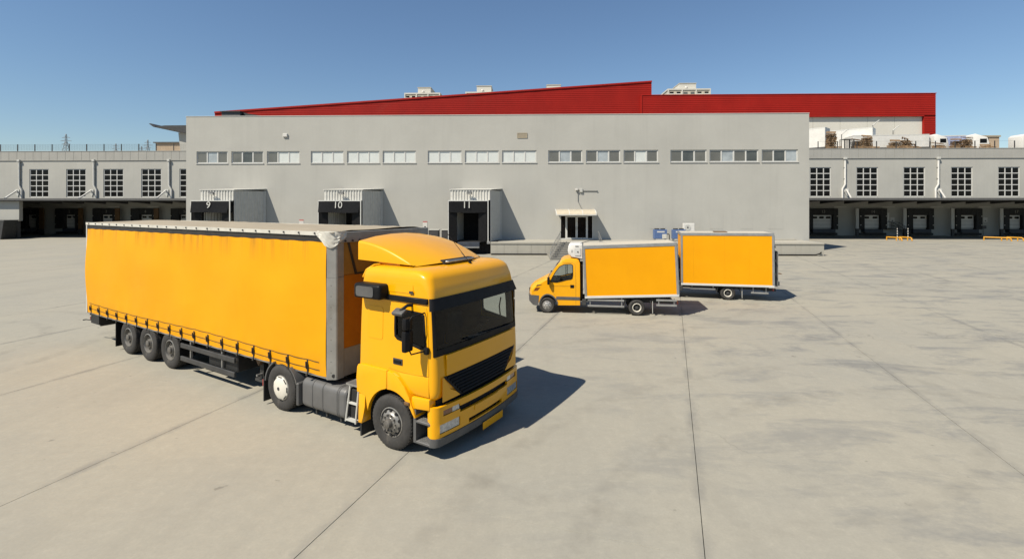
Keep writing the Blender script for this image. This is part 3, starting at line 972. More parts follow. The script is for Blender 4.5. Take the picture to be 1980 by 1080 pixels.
wl = wing(-112, -34.35, LW, LD, 'left')
wr = wing(27.45, 112, RW, RD, 'right')
wl_names = ['leftmost grey downpipe, at the far left edge of the dock building', 'grey downpipe between the second and third gridded windows', 'grey downpipe nearest to the tall grey warehouse on its left']
for x, l in zip((-76.49, -64.94, -53.41), wl_names):
    downpipe(x, l, False)
for x, l in zip((45.68, 58.73), ('white downpipe right of the warehouse, nearest to it', 'white downpipe farther from the warehouse on the right building')):
    downpipe(x, l, True)
for x, s, l in zip((-76.9, -65.4, -53.9), (4.3, 3.4, 2.9), ('white canopy tie rod at the far left edge', 'white canopy tie rod crossing the second gridded window', 'white canopy tie rod crossing the fourth gridded window')):
    stay(x, s, l)
for x, s, l in zip((45.9, 58.95), (-3.0, -3.9), ('white canopy tie rod above docks 13 and 14', 'white canopy tie rod right of the third gridded window')):
    stay(x, s, l)
# brown guard posts beside the left docks, grey ones beside the right docks
for i, x in enumerate((-76.9, -72.3, -66.3, -60.7, -54.8)):
    g = tag(empty('guard_panel', (x * DEEP, YL - .9, 0)), 'brown guard panel beside a shaded dock of the left building, ' + ['leftmost', 'second from the left', 'third from the left', 'fourth from the left', 'nearest the warehouse'][i], 'guard', 'brown guard panels by the docks')
    bx('panel', m_brown, g, -.38, .38, -.08, .08, .9, 4.2, .02)
    bx('foot', m_dkgrey, g, -.3, .3, -.15, .15, 0, .9)
for i, x in enumerate((46.9, 53.5, 60.1, 66.8)):
    g = tag(empty('guard_panel', (x * DEEP, YL - .9, 0)), 'pale guard panel beside a shaded dock of the right building, ' + ['nearest the warehouse', 'second from the warehouse', 'third from the warehouse', 'at the far right'][i], 'guard', 'pale guard panels by the docks')
    bx('panel', m_greycorr, g, -.25, .25, -.08, .08, 1.1, 4.2, .02)
    bx('foot', m_dkgrey, g, -.2, .2, -.12, .12, 0, 1.1)
sign(52.4 * DEEP, 2.1, 'white sign on the shaded wall beside the small door near dock 14', YL, .62, .7, False)
sign(65.35 * DEEP, 2.1, 'white sign on the shaded wall left of dock 17', YL, .62, .7, False)
sign(-70.8 * DEEP, 2.2, 'white sign on the shaded wall between the first two left docks', YL, .6, .7, False)
eb = tag(empty('electric_box', (65.0 * DEEP, YL, 1.1)), 'grey electric box under the white sign left of dock 17', 'box')
bx('casing', m_greyp, eb, -.35, .35, -.25, -.004, 0, .45, .02)
MB().cyl((0, -.1, -.002), (0, -.1, -1.2), .03, 6).build('conduit', m_greyp, eb)
# personnel door and steel steps between docks 14 and 15
pd = tag(empty('service_door', (3.5, YL, 0)), 'white service door in the shaded wall right of dock 14', 'door')
bx('leaf', m_white, pd, 51.45, 52.0, -.1, -.004, 1.2, 3.5)
bx('handle', m_dkgrey, pd, 51.88, 51.95, -.14, -.1001, 2.2, 2.35)
bx('plate', m_dkgrey, pd, 51.65, 51.7, -.104, -.1001, 2.6, 2.85)
sst = tag(empty('steel_steps', (3.5, YL, 0)), 'dark steel steps with handrails below the service door', 'steps')
bx('landing', m_dkgrey, sst, 51.3, 52.5, -1.4, -.2, 1.08, 1.18)
for k in range(6):
    bx('tread', m_dkgrey, sst, 52.52 + k * .3, 52.80 + k * .3, -1.4, -.3, 1.0 - k * .18, 1.04 - k * .18)
for y in (-1.42, -.25):
    MB().tube([(51.3, y, 2.1), (52.4, y, 2.1), (54.2, y, 1.0), (54.2, y, .1)], .035, 6).build('handrail', m_dkgrey, sst, 50)
    MB().tube([(51.3, y, 1.6), (52.4, y, 1.6), (54.2, y, .6)], .025, 6).build('handrail', m_dkgrey, sst, 50)
    for x, z0, z1 in ((51.35, 1.18, 2.1), (52.45, 1.1, 2.1), (53.3, .6, 1.55)):
        MB().cyl((x, y, z0), (x, y, z1), .03, 6).build('post', m_dkgrey, sst)
# yellow tyre guides in front of the right docks
def guide(p0, p1, label):
    p0, p1 = Vector(p0), Vector(p1)
    o = tag(empty('wheel_guide', p0), label, 'wheel guide', 'yellow wheel guides before the docks')
    d = p1 - p0
    e = d.normalized() * .01
    MB().tube([(0, 0, .42), (d.x, d.y, .42), (d.x * 1.12, d.y * 1.12, .34), (d.x * 1.16, d.y * 1.16, .02)], .085, 8).build('rail', m_yrail, o, 50)
    for t in (.02, .75):
        MB().cyl((d.x * t, d.y * t, .01), (d.x * t, d.y * t, .4), .07, 8).build('post', m_yrail, o)
guide((47.7, 66.6, 0), (48.4, 65.2, 0), 'yellow wheel guide rail nearest to dock 14')
guide((49.4, 66.6, 0), (49.8, 65.3, 0), 'yellow wheel guide rail in front of the steel steps')
guide((60.4, 66.8, 0), (62.0, 65.2, 0), 'longest yellow wheel guide rail, left of the pair at the far right')
guide((63.2, 66.6, 0), (63.8, 65.3, 0), 'short yellow wheel guide rail at the far right end')
for x, lb in ((49.7, 'striped post standing by the yellow guide at dock 14'), (51.1, 'striped post standing by the steel steps')):
    b = tag(empty('marker_post', (x, 67.4, 0)), lb, 'post', 'striped posts at the steps')
    MB().cyl((0, 0, 0), (0, 0, 1.55), .05, 8).build('pole', m_sign, b)
    for k in range(4):
        MB().cyl((0, 0, .25 + k * .34), (0, 0, .4 + k * .34), .056, 8).build('stripe', m_dkgrey, b)

# projecting wall and low bin at the far left
pw_ = tag(empty('end_wall', (0, 66.6, 0)), 'pale projecting end wall under the canopy at the far left', 'wall')
bx('wall', m_wing, pw_, -112, -70.9, 0, .5, 2.45, 5.2)
bx('plinth', m_greyp, pw_, -112, -71.2, .02, .5, 0, 2.445)
bn = tag(empty('waste_container', (-72.2, 64.2, 0)), 'grey steel waste container at the far left edge', 'container')
MB().prism([(-3, 0), (1.3, 0), (1.7, 2.5), (-3, 2.5)], 'y', 0, 1.9).build('body', m_dkgrey, bn)
bx('rim', m_greyp, bn, -3, 1.75, -.05, 1.95, 2.502, 2.62)
bx('side_panel', m_greyp, bn, -2.8, -.2, -.03, -.001, .25, 2.0)

# parapet fence on the left building
fn = tag(empty('parapet_fence', (0, YW + .1, 12.80)), 'thin wire fence on posts along the left roof edge', 'fence')
xs = [-109.14 + 2.68 * i for i in range(27)]
me = MB().box(-.045, .045, -.045, .045, 0, 1.05).mesh('post')
for x in xs:
    link('post', me, m_dkgrey, fn, (x, 0, 0))
wm = MB()
for z in (.15, .3, .45, .6, .75, .9, 1.0):
    wm.box(xs[0], xs[-1], -.006, .006, z, z + .012)
x = xs[0]
while x < xs[-1]:
    wm.box(x, x + .01, -.004, .004, .15, 1.0)
    x += .25
wm.build('wire_mesh', m_greyp, fn)
# fence posts on the right edge
fn2 = tag(empty('parapet_fence', (0, YW + .1, 12.80)), 'sparse dark fence posts with wires along the right roof edge', 'fence')
for i in range(11):
    link('post', me, m_dkgrey, fn2, (42 + 2.75 * i, 0, 0))
wm = MB().box(42, 69.5, -.006, .006, 1.0, 1.014)
wm.build('wire', m_dkgrey, fn2)

# dark cantilever roof behind the left end of the warehouse
cr = tag(empty('cantilever_roof', (0, 80, 0)), 'dark upswept cantilever roof on a concrete column beside the warehouse', 'canopy')
rings = []
for y in (0, 9):
    rings.append([(-62.0, y, 17.75), (-60.2, y, 17.95), (-44, y, 18.0), (-44, y, 16.6), (-57.0, y, 16.7), (-59.5, y, 17.3)])
MB().loft(rings).build('roof', m_dkgrey, cr)
MB().prism([(-62.9, 18.25), (-62.6, 18.3), (-61.8, 17.85), (-62.1, 17.7)], 'y', 0, 9).build('gutter_lip', m_dkgrey, cr)
MB().prism([(-58.6, 16.9), (-57.0, 16.75), (-57.35, 12.4), (-58.1, 12.4)], 'y', 1.0, 1.9).build('column', m_wing, cr)
bx('beam', m_dkgrey, cr, -58.4, -44, 1.1, 1.8, 16.2, 16.85)
lb_ = tag(empty('roof_hut', (0, 92, 12.4)), 'low beige hut behind the concrete column of the cantilever roof', 'hut')
bx('wall', m_beige, lb_, -71, -44, 0, 6, 0, 4.2)
bx('roof', m_greyp, lb_, -71.3, -43.7, -.3, 6.3, 4.202, 4.4)
# rooftop housing at the left end of the warehouse
rh = tag(empty('rooftop_housing', (-31.9, 50.5, 12.9)), 'grey metal rooftop housing at the left end of the warehouse roof', 'housing')
bx('casing', m_greyp, rh, 0, 1.95, 0, 4, 0, 1.42)
MB().prism([(1.95, 0), (1.95, 1.42), (5.4, .85), (5.4, 0)], 'y', .4, 4).build('duct', m_dkgrey, rh)
bx('lid', m_dkgrey, rh, -.12, 2.05, -.15, 4.2, 1.422, 1.5)

# ------------------------------------------------------------------ red hall behind
YR = 110.0
rd = tag(empty('red_hall', (0, YR, 0)), 'large red clad hall with sloping roof line rising behind the warehouse', 'hall')
def topz(x):
    return 25.9 + (x + 71.1) * (32.2 - 25.9) / (27.76 + 71.1)
# left part: horizontal cladding cassettes under a rising verge
zl = 12.0
k = 0
cl = MB()
while zl < 32.1:
    zu = min(zl + .42, 32.2)
    xs0 = -71.1 + max(0, (zl - 25.9)) / (32.2 - 25.9) * 98.86
    xs1 = -71.1 + max(0, (zu - 25.9)) / (32.2 - 25.9) * 98.86
    for (za, zb, y) in ((zl, zl + .34, 0.0), (zl + .34, zu, .045)):
        if zb > za + .01:
            xa = -71.1 + max(0, (za - 25.9)) / 6.3 * 98.86
            xb = -71.1 + max(0, (zb - 25.9)) / 6.3 * 98.86
            cl.quad((xa, y, za), (27.76, y, za), (27.76, y, zb), (xb, y, zb))
            cl.quad((xb, y, zb), (27.76, y, zb), (27.76, .045 if y == 0 else 0, zb), (xb, .045 if y == 0 else 0, zb))
    zl += .42
cl.build('cladding', m_red, rd, recalc=False)
MB().prism([(-71.1, 25.75), (27.8, 32.05), (27.8, 32.4), (-71.1, 26.1)], 'y', -.18, .9).build('verge_trim', m_red, rd)
MB().prism([(-71.1, 12), (27.76, 12), (27.76, 32.0), (-71.1, 25.7)], 'y', .06, 50).build('hall_body', m_red, rd)
# right part: flat fascia with a leg, white wall set back under it
cl = MB()
zl = 24.1
while zl < 29.0:
    for (za, zb, y) in ((zl, zl + .32, -.6), (zl + .32, min(zl + .41, 29.0), -.55)):
        cl.quad((25.5, y, za), (88.84, y, za), (88.84, y, zb), (25.5, y, zb))
        cl.quad((25.5, y, zb), (88.84, y, zb), (88.84, -.55 if y == -.6 else -.6, zb), (25.5, -.55 if y == -.6 else -.6, zb))
    zl += .41
zl = 12.5
while zl < 24.05:
    for (za, zb, y) in ((zl, zl + .32, -.6), (zl + .32, min(zl + .41, 24.1), -.55)):
        cl.quad((86.4, y, za), (88.84, y, za), (88.84, y, zb), (86.4, y, zb))
    zl += .41
cl.build('fascia_cladding', m_red, rd, recalc=False)
bx('fascia_core', m_red, rd, 25.5, 88.8, -.54, 30, 24.12, 28.95)
bx('leg_core', m_red, rd, 86.45, 88.8, -.54, 30, 12.0, 24.1)
bx('cap_trim', m_red, rd, 25.4, 88.95, -.7, 1.0, 29.002, 29.15)
bx('seam_trim', m_red, rd, 25.3, 25.49, -.72, .1, 24, 29.0)
n = 10
for k in range(n):
    w = (86.4 - 27.8) / n
    bx('wall_panel', m_apt2, rd, 27.8 + k * w + .03, 27.8 + (k + 1) * w - .03, -.02, .12, 12.0, 24.1)
bx('wall_backing', m_greyp, rd, 27.8, 86.4, -.0+.13, .3, 12, 24.1)

# ------------------------------------------------------------------ upper yard behind the right building
ZD = 12.42
def white_trailer(loc, rz, L, W, H, z0, label, name='parked_trailer', reefer=True, mat=None):
    t = tag(empty(name, loc, rz), label, 'trailer', 'white trailers parked on the upper yard')
    b = bx('box_body', mat or m_white, t, -L, 0, -W / 2, W / 2, z0, z0 + H, .04)
    bx('roof_rail', m_frame, b, -L - .01, .01, -W / 2 - .015, W / 2 + .015, z0 + H - .1, z0 + H + .03)
    bx('floor_rail', m_greyp, b, -L - .01, .01, -W / 2 - .015, W / 2 + .015, z0 - .12, z0 + .04)
    for x in (-L * .72, -L * .82):
        for s in (-1, 1):
            MB().cyl((x, s * W * .3, .48), (x, s * W * .5, .48), .48, 16).build('wheel', m_tyre, t)
    for s in (-1, 1):
        bx('landing_leg', m_chassis, t, -L * .2, -L * .2 + .12, s * W * .3 - .06, s * W * .3 + .06, 0, z0 - .1)
    if reefer:
        bx('cooling_unit', m_sign, t, .002, .4, -W * .35, W * .35, z0 + H * .45, z0 + H * .92, .05)
    return t
white_trailer((46.3, 77.0, ZD), R(-46), 8, 2.5, 3.0, 1.1, 'white box trailer nearest the warehouse corner on the upper yard', reefer=False)
white_trailer((53.6, 77.4, ZD), R(-43), 8, 2.6, 3.0, 1.12, 'tall white box trailer parked in front of the white hall wall', reefer=False)
white_trailer((60.4, 76.6, ZD), R(-6), 10.5, 2.5, 1.9, .95, 'long low white refrigerated trailer in the middle of the upper yard')
white_trailer((67.5, 78.5, ZD), R(-10), 8.0, 2.5, 2.0, .95, 'white trailer with a blue printed side on the upper yard', mat=m_bluew)
def white_cab(loc, rz, s, label):
    t = tag(empty('parked_truck', loc, rz), label, 'truck', 'white trucks parked on the upper yard')
    t.scale = (s, s, s)
    prof = [(0, .9), (0, 2.9), (.3, 3.15), (1.4, 2.75), (1.9, 2.55), (2.15, 1.7), (2.25, .6), (.2, .6)]
    c = MB().prism(prof, 'y', -1.2, 1.2, .06).build('cab', m_white, t, 30)
    bx('windscreen', m_pane, c, 2.05, 2.12, -1.05, 1.05, 1.75, 2.4)
    for y in (-1.215, 1.2):
        bx('side_window', m_pane, c, .9, 1.8, y, y + .015, 1.7, 2.35)
    bx('bumper', m_greyp, t, 2.2, 2.32, -1.15, 1.15, .35, .75)
    for x in (1.3, -2.0):
        for y in (-1.0, 1.0):
            MB().cyl((x, y - .15, .5), (x, y + .15, .5), .5, 16).build('wheel', m_tyre, t)
    bx('chassis', m_chassis, t, -3, 0, -.45, .45, .6, .9)
white_cab((61.0, 76.4, ZD), R(-6), .92, 'white tractor unit in front of the long low white trailer')
white_cab((68.3, 78.2, ZD), R(-10), 1.0, 'white tractor unit in front of the blue printed trailer')
v = tag(empty('parked_van', (73.8, 76.5, ZD), 0), 'white box van at the right edge of the upper yard', 'van')
MB().prism([(0, .5), (0, 2.55), (.4, 2.85), (7, 2.9), (7, .5)], 'y', -1.1, 1.1, .08).build('body', m_white, v, 30)
bx('side_panel', m_greycorr, v, 1.4, 6.6, -1.12, -1.101, 1.0, 2.35)
bx('cab_window', m_pane, v, .3, .85, -1.12, -1.101, 1.55, 2.3)
for x in (1.0, 5.2):
    MB().cyl((x, -1.0, .38), (x, -.7, .38), .38, 14).build('wheel', m_tyre, v)
bh = tag(empty('beige_house', (72.0, 84, ZD)), 'small beige flat-roofed house behind the parked white vehicles', 'house')
bx('wall', m_beige, bh, 0, 6.5, 0, 6, 0, 3.6)
bx('roof', m_tarp, bh, -.15, 6.65, -.15, 6.2, 3.602, 3.85)
for x in (.9, 2.6, 4.3):
    w = bx('window', m_pane, bh, x, x + .7, -.03, -.001, 1.4, 2.6)
    bx('frame', m_frame, w, x - .06, x - .001, -.05, -.001, 1.34, 2.66)
gh = tag(empty('grey_shed', (66.0, 92, ZD)), 'grey round-topped shed roof behind the beige house', 'shed')
MB().prism([(0, 0), (0, 4.2), (1.2, 4.9), (4, 5.0), (9, 4.3), (14, 4.0), (14, 0)], 'y', 0, 8).build('shed_body', m_greycorr, gh)
bx('roof_vent', m_dkgrey, gh, 8.2, 9.0, 1, 1.6, 4.2, 4.9)
# pallet piles behind the parapet
plt_ = MB()
for k in range(5):
    plt_.box(-.6, .6, -.4 + k * .17, -.3 + k * .17, .10, .122)
for k in range(3):
    plt_.box(-.6, .6, -.4 + k * .34, -.28 + k * .34, 0, .022)
    for q in (-.55, 0, .47):
        plt_.box(q, q + .1, -.4 + k * .34, -.28 + k * .34, .022, .10)
pme = plt_.mesh('pallet')
rp = random.Random(11)
piles = [(45.0, 74.0, 21, 'against the warehouse corner'), (48.7, 73.9, 13, 'beside the dark cage'), (50.3, 74.2, 17, 'in front of the tall white trailer'), (54.2, 74.2, 12, 'left of the second fence post'), (55.7, 74.0, 14, 'under the long white trailer'), (57.0, 74.4, 8, 'in the middle of the roof edge'),
         (60.6, 74.2, 9, 'below the long white trailer front'), (63.0, 74.0, 13, 'left of the white tractor unit'), (64.6, 74.2, 15, 'beside the white tractor unit'), (67.3, 74.2, 7, 'farthest to the right')]
for x, y, n, lb in piles:
    s = tag(empty('pallet_pile', (x, y, ZD)), 'untidy pile of brown wooden pallets ' + lb, 'pallets', 'pallet piles on the upper yard')
    for k in range(n):
        o = link('pallet', pme, m_wood, s, (rp.uniform(-.12, .12), rp.uniform(-.12, .12), k * .135), (rp.uniform(-.03, .03), rp.uniform(-.03, .03), rp.uniform(-.25, .25)))
        if k == n - 1:
            o.rotation_euler = (rp.uniform(.2, .5), .1, rp.uniform(-1, 1)); o.location.z += .2
    for k in range(3):
        link('pallet', pme, m_wood, s, (rp.uniform(-.9, .9), -.5, .45), (R(80), rp.uniform(-.2, .2), rp.uniform(-.4, .4)))
cg = tag(empty('wire_cage', (47.3, 74.0, ZD)), 'dark steel cage between two pallet piles', 'cage')
for x in (-.7, .7):
    for y in (-.5, .5):
        bx('post', m_dkgrey, cg, x - .04, x + .04, y - .04, y + .04, 0, 1.9)
for k in range(9):
    bx('bar', m_dkgrey, cg, -.65 + k * .155, -.61 + k * .155, -.5, -.46, .05, 1.85)
bx('lid', m_greyp, cg, -.75, .75, -.55, .55, 1.9, 1.96)
for x, y, zt, lb in ((53.1, 77.0, 16.9, 'lamp post at the corner of the tall white trailer'), (57.6, 79.0, 16.4, 'lamp post with slanting arm before the white hall wall'), (47.9, 76.2, 15.4, 'short lamp post between the two white box trailers')):
    l = tag(empty('lamp_post', (x, y, ZD)), lb, 'lamp post', 'lamp posts on the upper yard')
    MB().cyl((0, 0, 0), (0, 0, zt - ZD), .07, 8, .05).build('pole', m_greyp, l)
    MB().tube([(0, 0, zt - ZD), (.5, 0, zt - ZD + .45), (1.0, 0, zt - ZD + .8)], .07, 6).build('lamp_head', m_greycorr, l)

# ------------------------------------------------------------------ far towers and pylons
def tower(x0, x1, y, ztop, steps, label):
    t = tag(empty('apartment_tower', (0, y, 0)), label, 'apartment tower', 'pale apartment towers behind the red hall')
    w = x1 - x0
    b = bx('wall', m_apt, t, x0, x1, 0, 24, 0, ztop)
    bx('parapet', m_apt2, t, x0 - .5, x1 + .5, -.5, 24.5, ztop + .002, ztop + 1.0)
    for (a, c, h) in steps:
        pb = bx('roof_block', m_apt2, t, x0 + w * a, x0 + w * c, 3, 20, ztop + 1.003, ztop + h)
        bx('cap', m_apt, t, x0 + w * a - .3, x0 + w * c + .3, 2.7, 20.3, ztop + h + .002, ztop + h + .5)
        MB().cyl((x0 + w * (a * .6 + c * .4), 2.6, ztop + h * .5), (x0 + w * (a * .6 + c * .4), 2.2, ztop + h * .55), 1.0, 12, .3).build('dish', m_sign, t)
    nb = 6
    for i in range(nb):
        for z in (ztop - 3.6, ztop - 7.2):
            xa = x0 + w * (i + .22) / nb
            xb = x0 + w * (i + .78) / nb
            if i in (2, 3):
                wdw = bx('window', m_blindg, t, xa, xb, -.06, -.01, z + .6, z + 2.2)
            else:
                wdw = bx('window', m_pane, t, xa, xb, -.06, -.01, z + .2, z + 2.3)
                bx('balcony', m_apt2, t, xa - .6, xb + .6, -1.5, -.061, z - .6, z + .7)
    for i in (0, 2, 4, 6):
        bx('pilaster', m_apt2, t, x0 + w * i / nb - .4, x0 + w * i / nb + .4, -.5, -.005, 60, ztop)
tower(-94.7, -67.5, 380, 92.0, [(.35, .72, 5.6)], 'pale apartment tower, leftmost of those above the red roof line')
tower(-47.0, -20.0, 380, 92.5, [(.3, .72, 6.0)], 'pale apartment tower, second from the left above the red roof')
tower(8, 36, 380, 92.0, [(.28, .66, 7.0)], 'pale apartment tower barely rising above the red roof ridge')
tower(108.5, 140.2, 380, 93.8, [(.3, .7, 5.6)], 'pale apartment tower right of the red ridge, showing balconies')

def pylon(x, y, ztop, h, label):
    t = tag(empty('power_pylon', (x, y, ztop - h)), label, 'pylon', 'power pylons on the horizon')
    m = MB()
    b0, b1 = h * .13, h * .02
    lv = 7
    def hw(z): return b0 + (b1 - b0) * min(1, z / (h * .72)) if z < h * .72 else b1
    for sx in (-1, 1):
        for sy in (-1, 1):
            m.tube([(sx * hw(0), sy * hw(0), 0), (sx * b1, sy * b1, h * .72), (sx * b1 * .7, sy * b1 * .7, h * .95), (0, 0, h)], h * .008, 4)
    for k in range(lv):
        z0, z1 = h * .72 * k / lv, h * .72 * (k + 1) / lv
        for s in (-1, 1):
            m.tube([(-hw(z0), s * hw(z0), z0), (hw(z1), s * hw(z1), z1)], h * .005, 4)
            m.tube([(hw(z0), s * hw(z0), z0), (-hw(z1), s * hw(z1), z1)], h * .005, 4)
    m.build('lattice_mast', m_pyl, t)
    for z, a in ((.62, .17), (.74, .21), (.86, .15)):
        MB().tube([(-h * a, 0, h * z), (0, 0, h * (z + .035)), (h * a, 0, h * z)], h * .008, 4).tube([(-h * a, 0, h * z), (h * a, 0, h * z)], h * .006, 4).build('cross_arm', m_pyl, t)
pylon(-578, 600, 96, 34, 'tallest lattice power pylon at the upper left')
pylon(-473, 600, 88.5, 28, 'lattice power pylon nearest the dark cantilever roof')
pylon(-531, 620, 86.5, 26, 'small distant lattice pylon, left of the pair between two larger ones')
pylon(-513, 640, 85.5, 24, 'small distant lattice pylon, right of the pair between two larger ones')
hl = MB()
prof = [(-760, -1), (-760, 73), (-640, 77), (-585, 76), (-540, 78.5), (-500, 77), (-440, 79), (-380, 78), (-380, -1)]
hl.prism(prof, 'y', 0, 120)
h_ = hl.build('hills', m_apt, None, loc=(0, 640, 0))
tag(h_, 'low hazy ridge behind the roof fence on the left', kind='structure')

# ================================================================== VEHICLES
def wheel(parent, x, y_out, rad, width, side, style, name='wheel'):
    """side -1: outer face towards -y. tyre and rim as children of the wheel"""
    w = empty(name, (x, y_out, rad), 0, parent)
    s = -side            # direction inwards
    def L(prof, name, mat, sm=35, seg=44):
        return MB().lathe([(r, s * y) for r, y in prof], (0, 0, 0), seg).build(name, mat, w, sm)
    rr = rad * .555      # rim radius
    t = [(rr, .035), (rr + .012, .012), (rr + .05, .0), (rad * .82, -.012), (rad * .93, .006), (rad * .975, .022), (rad, .05)]
    ng = 4
    for k in range(ng):
        y = .05 + (width - .10) * (k + .5) / ng
        t += [(rad, y - .012), (rad - .014, y - .009), (rad - .014, y + .009), (rad, y + .012)]
    t += [(rad, width - .05), (rad * .95, width - .015), (rad * .8, width), (rr + .03, width - .01), (rr, width - .04)]
    ty = L(t, 'tyre', m_tyre, 30)
    # shoulder blocks
    m = MB()
    nb = 46
    for k in range(nb):
        a = 2 * math.pi * k / nb
        mt = Matrix.Rotation(a, 4, 'Y')
        m.box(rad - .02, rad + .003, min(s * .03, s * .085), max(s * .03, s * .085), -.016, .016, 0, 1, mt)
    tag(m.build('tread_block', m_tyre, w), kind='stuff')
    def ring(n, r, rb, y0, y1, nm, mat, ph=0.0, sg=8):
        m = MB()
        for k in range(n):
            a = 2 * math.pi * (k + ph) / n
            m.cyl((r * math.cos(a), s * y0, r * math.sin(a)), (r * math.cos(a), s * y1, r * math.sin(a)), rb, sg)
        return m.build(nm, mat, w)
    if style == 'front':
        L([(rr - .002, .05), (rr - .0, .018), (rr - .02, .012), (rr - .03, .05), (rr - .045, .07), (rr * .80, .012), (rr * .62, -.012), (rr * .60, -.02), (rr * .40, -.02), (rr * .36, -.03), (.001, -.03)], 'rim', m_rim, 30)
        ring(10, rr * .80, rr * .105, -.004, .03, 'hand_hole', m_void, .5, 10)
        ring(10, rr * .52, .019, -.055, -.02, 'bolt', m_rimdark, 0, 6)
        L([(rr * .30, -.028), (rr * .29, -.085), (rr * .25, -.105), (rr * .12, -.115), (.001, -.115)], 'hub', m_rimdark, 30, 24)
    elif style == 'cap':
        L([(rr - .002, .05), (rr, .015), (rr - .02, .01), (rr - .03, .04), (rr * .9, .045)], 'rim', m_rim, 30)
        cap = L([(rr * .94, .03), (rr * .93, .0), (rr * .80, -.02), (rr * .5, -.04), (rr * .2, -.05), (.001, -.05)], 'hub_cap', m_hubw, 40)
        m = MB()
        for k in range(8):
            a = 2 * math.pi * k / 8
            mt = Matrix.Rotation(a, 4, 'Y')
            m.box(rr * .84, rr * .89, min(s * -.022, s * .02), max(s * -.022, s * .02), -.055, .055, 0, 1, mt)
        m.build('cap_slot', m_dkgrey, w)
        MB().cyl((0, s * -.06, 0), (0, s * -.03, 0), rr * .13, 16).build('hub', m_dkgrey, w)
    elif style == 'trailer':
        L([(rr - .002, .05), (rr, .015), (rr - .022, .008), (rr - .035, .06), (rr * .86, .11), (rr * .70, .13), (rr * .45, .10), (rr * .42, .04), (.001, .035)], 'rim', m_rim, 30)
        ring(10, rr * .76, rr * .11, .09, .14, 'hand_hole', m_void, .5, 10)
        ring(10, rr * .57, .024, .06, .12, 'bolt', m_rimdark, 0, 6)
        L([(rr * .34, .04), (rr * .32, -.01), (rr * .2, -.025), (.001, -.025)], 'hub', m_rimdark, 30, 20)
    elif style == 'van':
        L([(rr - .002, .04), (rr, .012), (rr - .02, .006), (rr - .03, .03), (rr * .78, .0), (rr * .5, -.012), (rr * .32, -.03), (.001, -.035)], 'rim', m_vrim, 30, 32)
        ring(6, rr * .72, rr * .15, -.004, .02, 'hand_hole', m_void, .5, 10)
        ring(6, rr * .40, .014, -.045, -.02, 'bolt', m_dkgrey, 0, 6)
    elif style == 'vandual':
        L([(rr - .002, .04), (rr, .012), (rr - .02, .004), (rr - .035, .03), (rr * .78, .085)], 'rim', m_hubw, 30, 32)
        L([(rr * .785, .085), (rr * .74, .10), (rr * .5, .11), (.001, .11)], 'wheel_disc', m_dkgrey, 30, 32)
        ring(6, rr * .58, rr * .13, .095, .115, 'hand_hole', m_void, .5, 10)
        L([(rr * .38, .12), (rr * .35, .04), (.001, .03)], 'hub', m_dkgrey, 30, 18)
    return w

HEAD = R(-29.66)
TLOC = (-3.174, 10.966, 0.0)
# ------------------------------------------------------------------ curtain-sided semi-trailer
tr = tag(empty('semi_trailer', TLOC, HEAD), 'long yellow curtain-sided semi-trailer with beige tarpaulin roof', 'semi-trailer')
XR, XF = -12.22, -.16
YN, YFar = -1.42, 1.41
ZB, ZC, ZT = .955, 3.69, 3.87
def curtain_y(x, z, s):
    """soft belly and long diagonal wrinkles of the tensioned curtain"""
    t = (z - ZB) / (ZC - ZB)
    belly = .045 * math.sin(math.pi * t) * (.6 + .4 * math.sin(x * .55 + 1))
    wr = .017 * math.sin(x * 1.3 + z * 2.1) * math.sin(math.pi * t) + .010 * math.sin(x * 2.9 - z * 1.2 + 2) * math.sin(math.pi * t)
    pull = .012 * math.cos((x + 11.816) / .65 * 2 * math.pi) * max(0, 1 - t * 5) + .007 * math.cos((x + 11.816) / .62 * 2 * math.pi) * max(0, (t - .85) / .15)
    return s * (1.42 + belly + wr + pull)
for s, nm in ((-1, 'near'), (1, 'far')):
    rows = []
    nz, nx = 22, 150
    for j in range(nz + 1):
        z = ZB + (ZC - ZB) * j / nz
        rows.append([(XR + .05 + (XF - XR - .08) * i / nx, curtain_y(XR + (XF - XR) * i / nx, z, s), z + (.012 * math.cos((XR + (XF - XR) * i / nx + 11.816) / .65 * 2 * math.pi) if j == 0 else 0)) for i in range(nx + 1)])
    MB().loft(rows, closed=False, caps=False).build('side_curtain', m_curtain, tr, 60)
bx('rear_post', m_frame, tr, XR - .02, XR + .045, YN - .015, YN + .12, ZB - .03, ZT - .06, .01)
bx('rear_post', m_frame, tr, XR - .02, XR + .045, YFar - .12, YFar + .015, ZB - .03, ZT - .06, .01)
bx('rear_door', m_white, tr, XR - .01, XR + .03, YN + .121, 0, ZB, ZT - .05)
bx('rear_door', m_white, tr, XR - .01, XR + .03, .003, YFar - .121, ZB, ZT - .05)
bx('cargo_box_core', m_void, tr, XR + .06, XF - .3, YN + .12, YFar - .12, ZB + .05, ZC)
# black roof rails, recessed below the overhanging tarpaulin edge
for y0, y1 in ((YN + .01, YN + .09), (YFar - .09, YFar - .01)):
    bx('roof_rail', m_band, tr, XR + .02, XF - .02, y0, y1, ZC - .03, ZT - .035)
for s in (-1, 1):
    bx('curtain_track', m_chassis, tr, XR + .05, XF, s * 1.405 - .02, s * 1.405 + .02, ZC + .0, ZC + .025)
